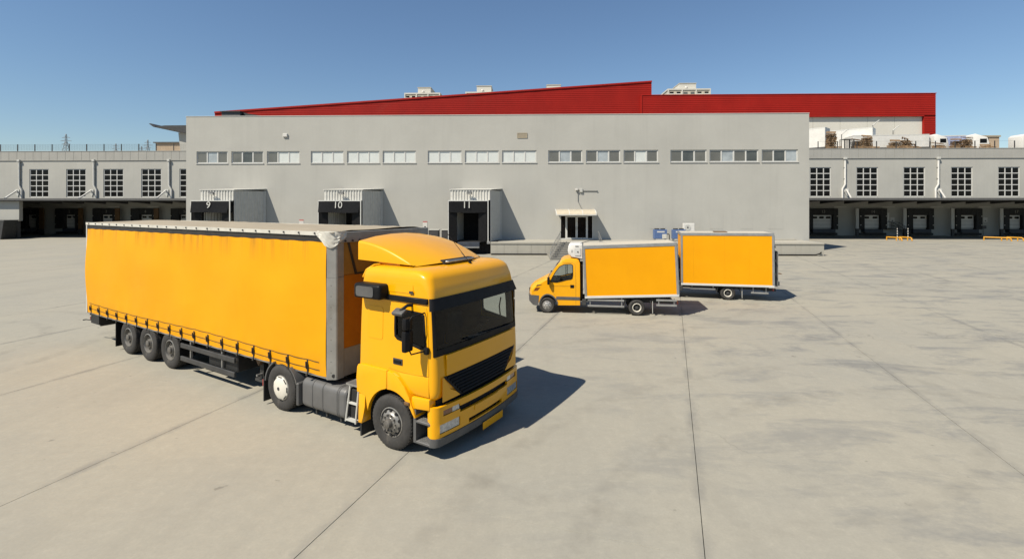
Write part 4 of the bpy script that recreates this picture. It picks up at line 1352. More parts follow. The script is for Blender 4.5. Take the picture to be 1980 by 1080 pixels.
# roof tarpaulin with shallow waves between the hoops
nx, ny = 90, 12
rows = []
for i in range(nx + 1):
    x = XR - .03 + (-.02 - XR + .03) * i / nx
    row = []
    for j in range(ny + 1):
        y = YN - .012 + (YFar - YN + .024) * j / ny
        e = min(1, 6 * min(j, ny - j) / ny)
        row.append((x, y, ZT + .012 + e * (.022 * math.cos(x / .66 * 2 * math.pi) + .012 * math.sin(y * 3 + x) + .02)))
    rows.append(row)
ro = MB().loft(rows, closed=False, caps=False).build('roof_tarpaulin', m_tarp, tr, 60)
for s in (-1, 1):
    y0, y1 = (YN - .022, YN - .002) if s < 0 else (YFar + .002, YFar + .022)
    bx('roof_edge', m_tarpw, ro, XR - .02, XF + .0, y0, y1, ZT - .055, ZT + .026)
me = MB().cyl((0, 0, 0), (0, -.02, 0), .02, 8).mesh('rivet')
x = XR + .25
while x < XF - .2:
    link('rivet', me, m_dkgrey, ro, (x, YN - .0225, ZT - .01))
    x += .52
# curtain buckles with straps, lashing cords
bm_ = MB()
bm_.box(-.020, .020, -.010, .0, -.05, .25).box(-.030, .030, -.030, -.0105, .06, .18, .006, 1).box(-.014, .014, -.05, -.031, .09, .22).box(-.04, .014, -.025, -.011, -.08, -.03)
bme = bm_.mesh('buckle')
for n in range(18):
    x = -11.816 + .65 * n
    link('buckle', bme, m_band, tr, (x, curtain_y(x, ZB + .15, -1) - .004, ZB + .02), (random.uniform(-.02, .05), random.uniform(-.06, .06), 0))
for z, sag in ((ZB + .30, .02), (ZB + .13, .015)):
    pts = []
    for i in range(18 * 4 + 1):
        x = -11.95 + .65 * i / 4
        f = ((x + 11.816) / .65) % 1
        pts.append((x, curtain_y(x, z, -1) - .008, z - sag * math.sin(math.pi * f) + .02 * math.sin(x * .9)))
    MB().tube([p for p in pts if p[0] < XF - .25], .006, 5).build('lashing_cord', m_band, tr, 60)
bx('side_rave', m_alu, tr, XR + .02, XF, YN + .02, YN + .10, ZB - .045, ZB - .001)
bx('side_rave', m_alu, tr, XR + .02, XF, YFar - .10, YFar - .02, ZB - .045, ZB - .001)
# headboard: bevelled corner posts, beam, panels
for s in (-1, 1):
    e = 1.42 if s < 0 else 1.41
    pl = [(-.20, s * e), (-.165, s * (e + .012)), (-.02, s * (e - .085)), (-.005, s * (e - .11)), (-.005, s * (e - .27)), (-.2, s * (e - .27))]
    MB().prism(pl, 'z', ZB + 2.02, ZT - .03).build('corner_post', m_post, tr)
    pl2 = [(x + .012, y + s * .008) for x, y in pl]
    lo = MB().prism(pl2, 'z', ZB - .04, ZB + 2.015).build('corner_post', m_post, tr)
    for k in range(9):
        MB().cyl((-.095, s * (e - .03), ZB + .1 + k * .22), (-.09, s * (e - .022), ZB + .1 + k * .22), .012, 6).build('rivet', m_dkgrey, lo)
    MB().cyl((-.06, s * (e - .06), ZB + .04), (-.04, s * (e - .045), ZB + .04), .035, 10).build('lamp', m_dkgrey, lo)
bm2 = bx('head_beam', m_post, tr, -.14, .035, -1.27, 1.41, ZT - .20, ZT + .02, .01)
for k in range(14):
    MB().cyl((.036, -1.15 + k * .19, ZT - .165), (.055, -1.15 + k * .19, ZT - .165), .022, 8).build('rivet', m_dkgrey, bm2)
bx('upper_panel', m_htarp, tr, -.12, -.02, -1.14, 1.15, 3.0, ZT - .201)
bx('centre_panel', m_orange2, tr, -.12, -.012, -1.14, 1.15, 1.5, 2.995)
bx('lower_panel', m_post, tr, -.12, -.01, -1.14, 1.15, ZB - .03, 1.495)
MB().prism([(-1.05, ZT - .2), (-1.0, ZT - .2), (-.80, 3.02), (-.86, 3.0)], 'x', -.019, -.004).build('fold_strap', m_band, tr)
bx('panel_edge', m_band, tr, -.019, -.004, -.86, 1.1, 2.985, 3.02)
# crumpled tarpaulin cap over the near front roof corner
nu, nvv = 14, 9
rows = []
rc = random.Random(5)
pathc = [(-.44, YN - .03), (-.30, YN - .035), (-.17, YN - .03), (-.03, YN + .06), (.05, YN + .14), (.055, YN + .30)]
for j in range(nvv + 1):
    t = j / nvv
    row = []
    for i in range(nu + 1):
        q = i / nu * (len(pathc) - 1)
        k = min(int(q), len(pathc) - 2)
        f = q - k
        x = pathc[k][0] + (pathc[k + 1][0] - pathc[k][0]) * f
        y = pathc[k][1] + (pathc[k + 1][1] - pathc[k][1]) * f
        drop = .36 * (1 - abs(i / nu - .52) * 1.35)
        cr_ = .014 * math.sin(i * 2.1 + j * .7) + .012 * math.sin(j * 2.6 - i)
        row.append((x + cr_ * .6, y - abs(cr_), ZT + .04 - max(.10, drop) * t))
    rows.append(row)
MB().loft(rows, closed=False, caps=False).build('corner_cover', m_tarpw, tr, 50)
# chassis, axles, running gear
for s in (-1, 1):
    MB().prism([(XR + .4, .78), (-3.2, .72), (-2.6, .86), (-.4, .9), (-.4, .93), (XR + .4, .93)], 'y', s * .5 - .06, s * .5 + .06).build('chassis_beam', m_chassis, tr)
for k in range(10):
    x = XR + .6 + k * 1.2
    bx('cross_member', m_chassis, tr, x, x + .08, -1.36, 1.36, .86, .925)
TX = (-9.30, -8.03, -6.76)
for x in TX:
    MB().cyl((x, -1.0, .5), (x, 1.0, .5), .075, 10).build('axle', m_chassis, tr)
    for s in (-1, 1):
        wheel(tr, x, s * 1.385, .50, .38, s, 'trailer')
bx('bogie', m_chassis, tr, -10.0, -6.2, -.75, .75, .55, .86)
for s in (-1, 1):
    y0, y1 = (YN + .02, YN + .42) if s < 0 else (YFar - .42, YFar - .02)
    bx('mud_flap', m_blackp, tr, -10.10, -10.06, y0, y1, .12, .93)
    bx('mudguard', m_blackp, tr, -10.0, -6.2, y0 + .02, y1, .90, .935)
    bx('mud_flap', m_blackp, tr, -6.20, -6.16, y0 - .0, y1, .38, .90)
    ys = (YN + .005, YN + .05) if s < 0 else (YFar - .05, YFar - .005)
    for z in (.78, .44):
        bx('guard_rail', m_dkgrey, tr, -6.10, -3.55, ys[0], ys[1], z - .10, z + .02, .008)
    for x in (-5.7, -4.2):
        bx('guard_bracket', m_galv, tr, x, x + .05, ys[0] + .046 if s < 0 else ys[0] - .05, ys[1] + .05 if s < 0 else ys[1] - .046, .36, .9)
    # landing gear
    yl = s * 1.05
    lg = bx('landing_leg', m_chassis, tr, -2.98, -2.83, yl - .07, yl + .07, .36, .92)
    bx('landing_foot', m_dkgrey, lg, -3.06, -2.75, yl - .14, yl + .14, .30, .36)
    MB().prism([(-3.12, .93), (-2.7, .93), (-2.9, .68)], 'y', yl - .16, yl - .075).build('gusset', m_brown, lg)
MB().cyl((-2.9, -1.25, .46), (-2.9, 1.05, .46), .03, 8).build('landing_shaft', m_galv, tr)
bx('tool_box', m_chassis, tr, -4.9, -3.6, -1.3, -.75, .42, .86, .02)
bx('rear_underrun_bar', m_dkgrey, tr, XR + .35, XR + .45, -1.2, 1.2, .48, .60, .01)
for s in (-1, 1):
    bx('bar_hanger', m_chassis, tr, XR + .36, XR + .46, s * .55 - .05, s * .55 + .05, .6, .93)
    lb2 = bx('rear_lamp', m_redl, tr, XR + .0, XR + .05, s * 1.2 - .14, s * 1.2 + .14, .66, .78)
bx('rear_box', m_chassis, tr, XR + .28, XR + .9, YN + .02, YN + .5, .62, .92)
MB().tube([(XR + .3, YN + .1, .68), (XR + .0, YN - .02, .70), (XR - .2, YN - .03, .66)], .02, 6).build('hook', m_chassis, tr)

# ------------------------------------------------------------------ tractor unit
tk = tag(empty('truck_tractor', TLOC, HEAD), 'bright yellow lorry cab with roof deflector, coupled to the long trailer', 'truck')
YC = -.06
CT = [  # z, rear x, front x, half width, corner radius, bow
    (1.04, .77, 2.64, 1.345, .08, .04), (1.10, .77, 2.69, 1.375, .10, .04), (1.20, .77, 2.715, 1.385, .12, .045), (1.46, .78, 2.72, 1.39, .13, .05), (1.80, .79, 2.70, 1.39, .12, .05),
    (2.30, .80, 2.665, 1.38, .10, .05), (2.64, .81, 2.635, 1.37, .10, .05), (2.80, .82, 2.62, 1.37, .11, .05), (2.95, .83, 2.595, 1.365, .13, .05), (3.06, .85, 2.555, 1.36, .15, .05),
    (3.15, .87, 2.52, 1.35, .17, .05), (3.21, .90, 2.46, 1.325, .19, .05), (3.25, .95, 2.38, 1.285, .21, .05), (3.275, 1.03, 2.28, 1.20, .23, .05), (3.29, 1.3, 1.9, .8, .2, .04)]
SX = [None, 1.10, 1.42, 1.76, 2.12, None]
def cab_ring(z, off=0.0):
    xr, xf, hw, rc, bow = lerp(CT, z)
    xr -= off; xf += off; hw += off
    rr = .07
    half = []   # near side (s=-1): from rear centre to front centre
    half.append((xr, 0.0)); half.append((xr, .5 * hw)); half.append((xr, hw - rr))
    for a in (30, 60, 90):
        half.append((xr + rr - rr * math.cos(R(a)), hw - rr + rr * math.sin(R(a))))
    xs1 = xf - bow - rc
    for f in (.2, .36, .52, .74, .955, 1.0):
        x0 = xr + rr
        half.append((x0 + (xs1 - x0) * f, hw))
    def fx(y): return xf - bow * (y / hw) ** 2
    yc = hw - rc
    for a in (18, 36, 54, 72, 90):
        half.append((fx(yc) - rc + rc * math.sin(R(a)) - 0.0, yc + rc * math.cos(R(a))))
    for y in (.78, .55, .3, 0.0):
        half.append((fx(yc * y), yc * y))
    left = [(x, YC - y, z) for x, y in half]
    right = [(x, YC + y, z) for x, y in half[1:-1]][::-1]
    return left + right
zlev = [1.04, 1.07, 1.10, 1.15, 1.20, 1.33, 1.46, 1.63, 1.86, 1.93, 2.30, 2.54, 2.62, 2.80, 2.88, 2.95, 3.0, 3.06, 3.11, 3.15, 3.18, 3.21, 3.23, 3.25, 3.265, 3.275, 3.284, 3.29]
rings = [cab_ring(z) for z in zlev]
NR = len(rings[0])
NH = (NR - 2) // 2 + 2      # points on a half including both centres
def mirror(j): return (NR - 1 - j)
i_ws0, i_ws1 = zlev.index(1.86), zlev.index(2.62)
i_sw0, i_sw1 = zlev.index(1.93), zlev.index(2.54)
def cab_skip(i, j):
    jj = j if j < NH - 1 else mirror(j)
    if i_ws0 <= i < i_ws1 and jj >= 14: return True            # windscreen
    if i_sw0 <= i < i_sw1 and 8 <= jj < 10: return True        # side windows
    return False
cab = MB().loft(rings, skip=cab_skip).build('cab_shell', m_yel, tk, 38)
# dark lining inside
li = [cab_ring(z, -.05) for z in zlev[4:-6]]
def skip_in(i, j):
    return cab_skip(i + 4, j)
MB().loft(li, skip=skip_in).build('cab_lining', m_seat, tk, 40)
# windscreen and side glass on the same surface
def patch(i0, i1, js, off, nm, mat, par):
    rows = []
    for i in range(i0, i1 + 1):
        rg = cab_ring(zlev[i], off)
        rows.append([rg[j % NR] for j in js])
    return MB().loft(rows, closed=False, caps=False).build(nm, mat, par, 60)
ws_js = list(range(14, NR - 14 + 1))
wsc = patch(i_ws0, i_ws1, ws_js, -.012, 'windscreen', m_glass, tk)
patch(i_sw0, i_sw1, [8, 9, 10], -.012, 'side_window', m_glassd, tk)
patch(i_sw0, i_sw1, [NR - 10, NR - 9, NR - 8], -.012, 'side_window', m_glass, tk)
# black surround of the windscreen
rows_b = []
for z in (1.80, 1.87, 1.915):
    rg = cab_ring(z, .004); rows_b.append([rg[j] for j in range(14, NR - 13)])
MB().loft(rows_b, closed=False, caps=False).build('lower_screen_edge', m_blackp, tk, 60)
for js in ([13, 14, 15], [NR - 15, NR - 14, NR - 13]):
    rows_b = []
    for z in (1.80, 2.1, 2.3, 2.5, 2.66):
        rg = cab_ring(z, .005); rows_b.append([rg[j] for j in js])
    MB().loft(rows_b, closed=False, caps=False).build('screen_pillar', m_blackp, tk, 60)
for s in (-1, 1):
    MB().tube([(2.70, YC + s * .75 + .3, 1.90), (2.71, YC + s * .3 + .1, 1.93), (2.69, YC + s * .25 - .35, 1.96)], .012, 5).build('wiper', m_blackp, tk)
# sun visor band
def front_band(z0, z1, off, nm, mat, j0=11, lip=.0):
    rows = []
    for k in range(5):
        t = k / 4
        z = z0 + (z1 - z0) * t
        rg = cab_ring(2.72, off + lip * (1 - t))
        rows.append([(rg[j][0], rg[j][1], z) for j in range(j0, NR - j0 + 1)])
    rows.append([(x - .03 if x > 2.2 else x, y, z) for x, y, z in rows[-1]])
    return MB().loft(rows, closed=False, caps=False).build(nm, mat, tk, 60)
front_band(2.60, 2.80, .012, 'sun_visor', m_blackp, 12, .06)
# gutters along the cab sides and the black intake boxes
for s in (-1, 1):
    MB().box(1.45, 2.50, YC + s * 1.375 - .03, YC + s * 1.375 + .03, 2.70, 2.80, .012, 1).build('side_gutter', m_blackp, tk, 40)
    y0, y1 = (YC - 1.60, YC - 1.32) if s < 0 else (YC + 1.30, YC + 1.50)
    ib = MB().box(.86, 1.55, y0, y1, 2.71, 2.99, .06, 3).build('air_intake', m_blackp, tk, 40)
    if s < 0:
        MB().prism(rrect(.95, 1.40, 2.755, 2.945, .05, 3), 'y', y0 - .012, y0 - .0005).build('intake_panel', m_greyp, ib)
# side surface helper
def ys(x, z, off=0.0):
    return YC - (lerp(CT, z)[2] + off)
def side_panel(outer, holes, off, nm, mat, s=-1, thick=.02, par=None):
    def f(u, v):
        y = ys(u, v, off); return (u, y if s < 0 else 2 * YC - y, v)
    def g(u, v):
        y = ys(u, v, off - thick); return (u, y if s < 0 else 2 * YC - y, v)
    return MB().holed(outer, holes, f, thick, g).build(nm, mat, par or tk)
DO = [(1.58, 1.47), (1.575, 2.0), (1.59, 2.56), (1.63, 2.64), (1.71, 2.675), (2.38, 2.67), (2.455, 2.64), (2.49, 2.56), (2.525, 2.1), (2.535, 1.47), (2.2, 1.44), (1.9, 1.44)]
WO = [(1.725, 2.06), (1.715, 2.2), (1.715, 2.49), (1.75, 2.56), (1.82, 2.58), (2.37, 2.55), (2.43, 2.51), (2.475, 2.1), (2.48, 1.915), (2.36, 1.905), (2.02, 1.97), (1.79, 2.01)]
for s in (-1, 1):
    dr = side_panel(DO, [WO], .010, 'door', m_yel, s)
    wi = [(1.76, 2.09), (1.755, 2.2), (1.755, 2.47), (1.785, 2.525), (1.84, 2.54), (2.35, 2.515), (2.395, 2.48), (2.435, 2.1), (2.44, 1.955), (2.36, 1.95), (2.02, 2.015), (1.82, 2.05)]
    side_panel(WO, [wi], .016, 'window_seal', m_blackp, s, .03, dr)
    yh_ = ys(1.8, 1.6, .012)
    y0, y1 = (yh_ - .01, yh_ + .01) if s < 0 else (2 * YC - yh_ - .01, 2 * YC - yh_ + .01)
    hp = MB().box(1.70, 1.93, y0, y1, 1.56, 1.67, .008, 2).build('handle_recess', m_dkgrey, dr)
    yb = (y0 - .02, y0 - .001) if s < 0 else (y1 + .001, y1 + .02)
    bx('handle', m_blackp, hp, 1.73, 1.90, yb[0], yb[1], 1.60, 1.64)
    # sleeper pressing behind the door
    side_panel(rrect(1.02, 1.42, 1.95, 2.55, .05, 3), [], .006, 'sleeper_panel', m_yel, s, .01)
    side_panel(rrect(1.15, 2.15, 2.86, 3.02, .04, 3), [], .008, 'roof_pressing', m_yel, s, .01)
    ymk = ys(2.1, 2.93, .02)
    bx('marker_lamp', m_dkgrey, tk, 2.08, 2.17, ymk - .012 if s < 0 else 2 * YC - ymk, ymk if s < 0 else 2 * YC - ymk + .012, 2.86, 2.905)
    # lower crease bead under the door and lower side panels
    yy = lambda off: (YC - 1.385 - off) if s < 0 else (YC + 1.385 + off)
    a0, a1 = sorted((yy(.045), yy(-.25)))
    XWf = 1.66
    # rear quarter panel with wheel arch
    archr = arc(XWf, .49, .60, 172, 96, 10)
    P1 = [(.77, .88), (.76, 1.15), (.775, 1.36), (.81, 1.415), (.9, 1.43), (1.56, 1.42)] + [(1.56, archr[-1][1])] + archr[::-1][1:] + [(1.05, .60), (1.02, .86)]
    MB().prism(P1, 'y', a0, a1, .012).build('rear_quarter', m_yel, tk, 30)
    # front fender bulge
    archf = arc(XWf, .49, .60, 98, 20, 10)
    P2 = [(1.575, 1.415), (1.70, 1.40), (1.85, 1.34), (2.0, 1.20), (2.12, 1.02), (2.20, .86), (2.27, .70)] + archf[::-1] + [(1.575, archf[0][1])]
    b0, b1 = sorted((yy(.055), yy(-.25)))
    MB().prism(P2, 'y', b0, b1, .018).build('fender', m_yel, tk, 30)
    # sill below the door, nose side
    P3 = [(1.80, 1.425), (2.53, 1.45), (2.54, 1.10), (2.15, 1.10), (2.03, 1.24), (1.9, 1.35)]
    c0, c1 = sorted((yy(.012), yy(-.2)))
    MB().prism(P3, 'y', c0, c1, .01).build('door_sill', m_yel, tk, 30)
    P4 = [(2.14, .84), (2.15, 1.06), (2.56, 1.08), (2.57, .88)]
    d0, d1 = sorted((yy(.03), yy(-.18)))
    MB().prism(P4, 'y', d0, d1, .025).build('step_cover', m_yel, tk, 30)
    # rear fender leg, mud flap
    e0, e1 = sorted((yy(.04), yy(-.30)))
    MB().prism([(.80, .30), (.82, .86), (1.01, .88), (.98, .62), (.93, .42), (.90, .30)], 'y', e0, e1, .012).build('fender_leg', m_yel, tk, 30)
    bx('mud_flap', m_black, tk, .84, .875, e0 + .02, e1, .05, .30)
    # side repeater
    q0, q1 = sorted((yy(.085), yy(.045)))
    bx('side_repeater', m_brown, tk, 2.02, 2.14, q0, q1, .90, .955, .012, 2)
    # wheel house liner
    lr = []
    for ysd in sorted((yy(-.02), yy(-.55))):
        lr.append([(XWf + .585 * math.cos(R(t)), ysd, .49 + .585 * math.sin(R(t))) for t in range(-10, 195, 12)])
    MB().loft(lr, closed=False, caps=False).build('wheel_house', m_void, tk, 60)
    # entry steps
    f0, f1 = sorted((yy(.02), yy(-.30)))
    sb = MB().box(2.19, 2.25, f0, f1, .26, .84)
    sb.box(2.25, 2.58, yy(-.29) - .01, yy(-.29) + .01, .26, .84)
    sb.build('step_housing', m_greyp, tk)
    for z in (.66, .30):
        stp = MB().box(2.24, 2.58, f0 - .0, f1 - .02, z - .05, z, .012, 1).build('step', m_greyp, tk)
        g0 = MB()
        for ix in range(6):
            for iy in range(5):
                cx_ = 2.30 + ix * .05
                cy_ = f0 + .05 + iy * .05
                g0.cyl((cx_, cy_, z + .0005), (cx_, cy_, z + .008), .016, 6)
        g0.build('tread_stud', m_alu, stp)
        bx('tread_plate', m_galv, stp, 2.27, 2.56, f0 + .02, f0 + .28, z + .0005, z + .004)
# front: bowed panels
def fp(y, x0=2.72, bow=.10, hw=1.385, rc=.24):
    a = abs(y)
    yc = hw - rc
    xe = x0 - bow * (min(a, yc) / hw) ** 2
    if a <= yc: return (xe, YC + y)
    t = (a - yc) / rc
    if t <= math.pi / 2:
        s = 1 if y > 0 else -1
        return (xe - rc * (1 - math.cos(t)), YC + s * (yc + rc * math.sin(t)))
    s = 1 if y > 0 else -1
    return (xe - rc - (t - math.pi / 2) * rc, YC + s * hw)
def lin_(a, b, n): return [a + (b - a) * i / n for i in range(n + 1)]
def bowed(us, zs, hole, x0, bow, hw, rc, nm, mat, thick=.03, par=None, tilt=0.0, zref=0.0, sm=40):
    def f(u, z):
        x, y = fp(u, x0 - tilt * (z - zref), bow, hw, rc); return (x, y, z)
    def g(u, z):
        x, y = fp(u, x0 - tilt * (z - zref) - thick, bow, hw - thick, rc); return (x, y, z)
    return MB().grid(us, zs, hole, f, g).build(nm, mat, par or tk, sm)
# flap panel over the grille with its seams
bowed(sorted(set(lin_(-1.12, 1.12, 16))), [1.435, 1.6, 1.795], lambda u, z: False, 2.745, .05, 1.395, .14, 'front_flap', m_yel, .03)
# grille: dark trapezoid with real slats
def ghw(z): return 1.21 - (1.44 - z) * 1.05
gz = lin_(.985, 1.425, 6)
rows = []
for z in gz:
    rows.append([(fp(u * ghw(z), 2.735, .05, 1.395, .14)[0], fp(u * ghw(z), 2.735, .05, 1.395, .14)[1], z) for u in lin_(-1, 1, 14)])
gr = MB().loft(rows, closed=False, caps=False).build('grille', m_void, tk, 60)
for k in range(7):
    z = 1.01 + k * .062
    hwk = ghw(z) - .05
    rr_ = []
    for u in lin_(-1, 1, 14):
        x, y = fp(u * hwk, 2.76, .05, 1.395, .14)
        rr_.append([(x, y, z), (x + .012, y, z + .012), (x, y, z + .034), (x - .03, y, z + .034), (x - .03, y, z)])
    MB().loft(rr_).build('grille_slat', m_blackp, gr)
for s in (-1, 1):
    # grille wing: the pointed yellow cheek at each side
    rr_ = []
    for z, ya in ((1.0, .76), (1.10, .88), (1.17, 1.02), (1.27, 1.10), (1.42, 1.19)):
        rr_.append([(fp(s * u, 2.748, .05, 1.395, .14)[0], fp(s * u, 2.748, .05, 1.395, .14)[1], z) for u in lin_(ya, 1.235, 6)])
    MB().loft(rr_, closed=False, caps=False).build('grille_cheek', m_yel, tk, 60)
bx('grille_gap', m_void, tk, 2.2, 2.60, YC - 1.25, YC + 1.25, .86, 1.06)
# bumper with openings
us_ = sorted(set([-1.48, -1.44, -1.38, -1.30, -1.22, -1.12, -.95, -.80, -.72, -.56, -.40, -.2, 0, .2, .40, .56, .72, .80, .95, 1.12, 1.22, 1.30, 1.38, 1.44, 1.48]))
zs_ = [.405, .43, .47, .505, .585, .63, .70, .76, .815, .86, .90, .935]
def bh_(u, z):
    a = abs(u)
    if .70 < z < .815 and a < .80: return True
    if .505 > z > .43 and a < .56: return True
    if .76 < z < .86 and .80 < a < 1.22: return True
    if .47 < z < .63 and .80 < a < 1.30: return True
    return False
bp = bowed(us_, zs_, bh_, 2.80, .11, 1.40, .14, 'bumper', m_yel, .05)
bowed(lin_(-1.40, 1.40, 28), [.40, .66, .93], lambda u, z: False, 2.715, .11, 1.33, .14, 'bumper_backing', m_void, .02, bp)
bowed(lin_(-1.49, 1.49, 36), [.255, .29, .40], lambda u, z: False, 2.815, .11, 1.41, .14, 'lower_lip', m_greyp, .06, bp, -.12, .4)
bowed([-.40, -.2, 0, .2, .40], [.60, .69], lambda u, z: False, 2.812, .11, 1.40, .22, 'bumper_inset', m_yel, .011, bp)
for s in (-1, 1):
    def seg(a, b): return sorted([s * a, s * b] + [s * (a + (b - a) * k / 5) for k in range(1, 5)])
    bowed(seg(.81, 1.29), [.475, .55, .625], lambda u, z: False, 2.785, .11, 1.39, .14, 'headlight', m_lamp, .02, bp)
    bowed(seg(.99, 1.21), [.765, .855], lambda u, z: False, 2.785, .11, 1.39, .14, 'indicator', m_amber, .02, bp)
    bowed(seg(.81, .985), [.765, .855], lambda u, z: False, 2.785, .11, 1.39, .22, 'fog_light', m_lamp, .02, bp)
xpl = 2.83
MB().box(xpl - .012, xpl, YC - .17, YC + .53, .145, .285, .005, 1).build('number_plate', m_yel, bp)
# roof deflector
secs = []
for k in range(15):
    t = k / 14
    x = .46 + 1.42 * t
    zt = 3.73 - .10 * t - .34 * t ** 2.0
    zb = 3.355 - .045 * t
    hwid = 1.12 - .05 * t
    h = zt - zb
    r = min(.055, h * .45)
    ring_ = []
    cr2 = .05 * math.cos(0)
    for a in range(0, 91, 18):
        ring_.append((x, YC + hwid - r + r * math.cos(R(a)), zt - r + r * math.sin(R(a))))
    for y in (.6, .2, -.2, -.6):
        ring_.append((x, YC + y * hwid, zt + (.10 - .06 * t) * (1 - (y) ** 2)))
    for a in range(90, 181, 18):
        ring_.append((x, YC - hwid + r + r * math.cos(R(a)), zt - r + r * math.sin(R(a))))
    ring_ += [(x, YC - hwid, zb), (x, YC + hwid, zb)]
    ring_ = [(px_ + .24 * t * t * (1 - ((py_ - YC) / hwid) ** 2), py_, pz_) for px_, py_, pz_ in ring_]
    secs.append(ring_)
df = MB().loft(secs).build('roof_deflector', m_yel, tk, 35)
# tapering nose of the deflector with the horn slot
MB().box(2.0, 2.13, YC - .45, YC + .45, 3.285, 3.37, .01, 1).build('horn_slot', m_void, df)
MB().tube([(2.12, YC - .42, 3.335), (2.17, YC - .40, 3.34), (2.17, YC + .42, 3.34)], .026, 8).build('horn', m_galv, df, 50)
for s in (-1, 1):
    bx('deflector_mount', m_yel, df, .95, 1.5, YC + s * 1.0 - .03, YC + s * 1.0 + .03, 3.2, 3.34)
# rear roof lip
MB().tube([(.85, YC - 1.34, 3.06), (.90, YC - 1.30, 3.20), (1.0, YC - 1.20, 3.285), (1.0, YC + 1.20, 3.285), (.90, YC + 1.30, 3.20), (.85, YC + 1.34, 3.06)], .022, 6).build('roof_lip', m_yel, tk, 60)
MB().tube([(2.30, YC + .12, 3.28), (1.70, YC + .16, 3.84)], .006, 5).build('antenna', m_blackp, tk)
MB().cyl((2.32, YC + .12, 3.26), (2.29, YC + .12, 3.31), .03, 8).build('antenna_base', m_blackp, tk)
# mirrors
for s in (-1, 1):
    def Y(o): return YC + s * (1.385 + o)
    mr = MB()
    mr.tube([(2.44, Y(.01), 2.56), (2.45, Y(.06), 2.56), (2.40, Y(.28), 2.54), (2.37, Y(.31), 2.48), (2.36, Y(.31), 1.98), (2.39, Y(.29), 1.90), (2.50, Y(.06), 1.92), (2.50, Y(.0), 1.93)], .014, 6)
    mo = mr.build('mirror_arm', m_blackp, tk, 60)
    y0, y1 = sorted((Y(.22), Y(.40)))
    MB().box(2.27, 2.37, y0, y1, 2.31, 2.52, .03, 2).build('wide_mirror', m_blackp, mo, 40)
    y0, y1 = sorted((Y(.21), Y(.41)))
    MB().box(2.27, 2.37, y0, y1, 1.94, 2.30, .03, 2).build('main_mirror', m_blackp, mo, 40)
    MB().box(2.46, 2.56, *sorted((Y(.0), Y(.08))), 1.85, 1.98, .03, 2).build('mirror_foot', m_blackp, mo, 40)
# kerb mirror over the passenger window
km = MB().tube([(2.14, YC - 1.37, 2.66), (2.12, YC - 1.48, 2.67), (2.02, YC - 1.56, 2.58)], .028, 6).build('kerb_mirror_arm', m_blackp, tk, 60)
MB().box(-.13, .13, -.08, .08, -.025, .045, .025, 2, Matrix.Translation((2.0, YC - 1.55, 2.545)) @ Matrix.Rotation(R(28), 4, 'X')).build('kerb_mirror', m_greyp, km, 40)
# interior
bx('dashboard', m_seat, tk, 2.15, 2.52, YC - 1.2, YC + 1.2, 1.35, 1.78, .06, 2)
bx('papers', m_papers, tk, 2.30, 2.48, YC + .05, YC + .55, 1.782, 1.80)
for s in (-1, 1):
    seat = MB().box(1.45, 1.95, YC + s * .7 - .26, YC + s * .7 + .26, 1.30, 1.45, .05, 2)
    seat.box(1.38, 1.52, YC + s * .7 - .25, YC + s * .7 + .25, 1.45, 2.1, .05, 2)
    seat.build('seat', m_seat, tk, 40)
sw = MB()
cw = Vector((2.12, YC + .70, 1.86))
sp = []
ax_ = Matrix.Rotation(R(-35), 3, 'Y')
for k in range(25):
    a = 2 * math.pi * k / 24
    sp.append(cw + ax_ @ Vector((.0 + math.cos(a) * .22, math.sin(a) * .22, 0)))
sw.tube(sp, .018, 6)
sw.tube([cw, cw + Vector((.15, 0, -.25))], .04, 8)
sw.tube([cw + ax_ @ Vector((0, -.22, 0)), cw + ax_ @ Vector((0, .22, 0))], .02, 6)
sw.build('steering_wheel', m_blackp, tk, 60)
MB().tube([(2.28, YC + 1.30, 1.95), (2.26, YC + 1.28, 2.2), (2.3, YC + 1.28, 2.4)], .015, 6).build('grab_handle', m_blackp, tk)
# chassis, tank, battery ladder, drive axle
for s in (-1, 1):
    bx('chassis_rail', m_chassis, tk, -2.7, 2.4, YC + s * .42 - .05, YC + s * .42 + .05, .62, .86)
bx('fifth_wheel', m_chassis, tk, -2.2, -1.2, YC - .45, YC + .45, .862, .945)
bx('engine_tunnel', m_void, tk, .7, 2.5, YC - .9, YC + .9, .45, 1.1)
XD = -1.62
MB().cyl((XD, -1.0, .49), (XD, .9, .49), .12, 12).build('drive_axle', m_chassis, tk)
MB().cyl((1.66, -1.1, .49), (1.66, 1.0, .49), .08, 12).build('front_axle', m_chassis, tk)
for s in (-1, 1):
    yo = -1.49 if s < 0 else 1.37
    wheel(tk, 1.66, yo, .49, .30, s, 'front')
    wheel(tk, XD, yo, .49, .27, s, 'cap')
    wheel(tk, XD, yo - s * .31, .49, .27, s, 'trailer')
    # drive wheel mudguards
    y0, y1 = sorted((yo + s * .0, yo - s * .56))
    for a0_, a1_ in ((18, 62), (118, 176)):
        o_ = [(XD + .585 * math.cos(R(a)), .49 + .585 * math.sin(R(a))) for a in range(a0_, a1_ + 1, 8)]
        i_ = [(XD + .555 * math.cos(R(a)), .49 + .555 * math.sin(R(a))) for a in range(a0_, a1_ + 1, 8)]
        MB().prism(o_ + i_[::-1], 'y', y0, y1).build('rear_mudguard', m_greyp, tk, 30)
    bx('mud_flap', m_black, tk, XD - .63, XD - .60, y0, y1, .08, .62)
    bx('mudguard_front', m_greyp, tk, XD + .53, XD + .60, y0, y1, .22, .70, .02)
    bx('rear_lamp', m_redl, tk, XD - .66, XD - .631, y0, y0 + .10, .42, .56)
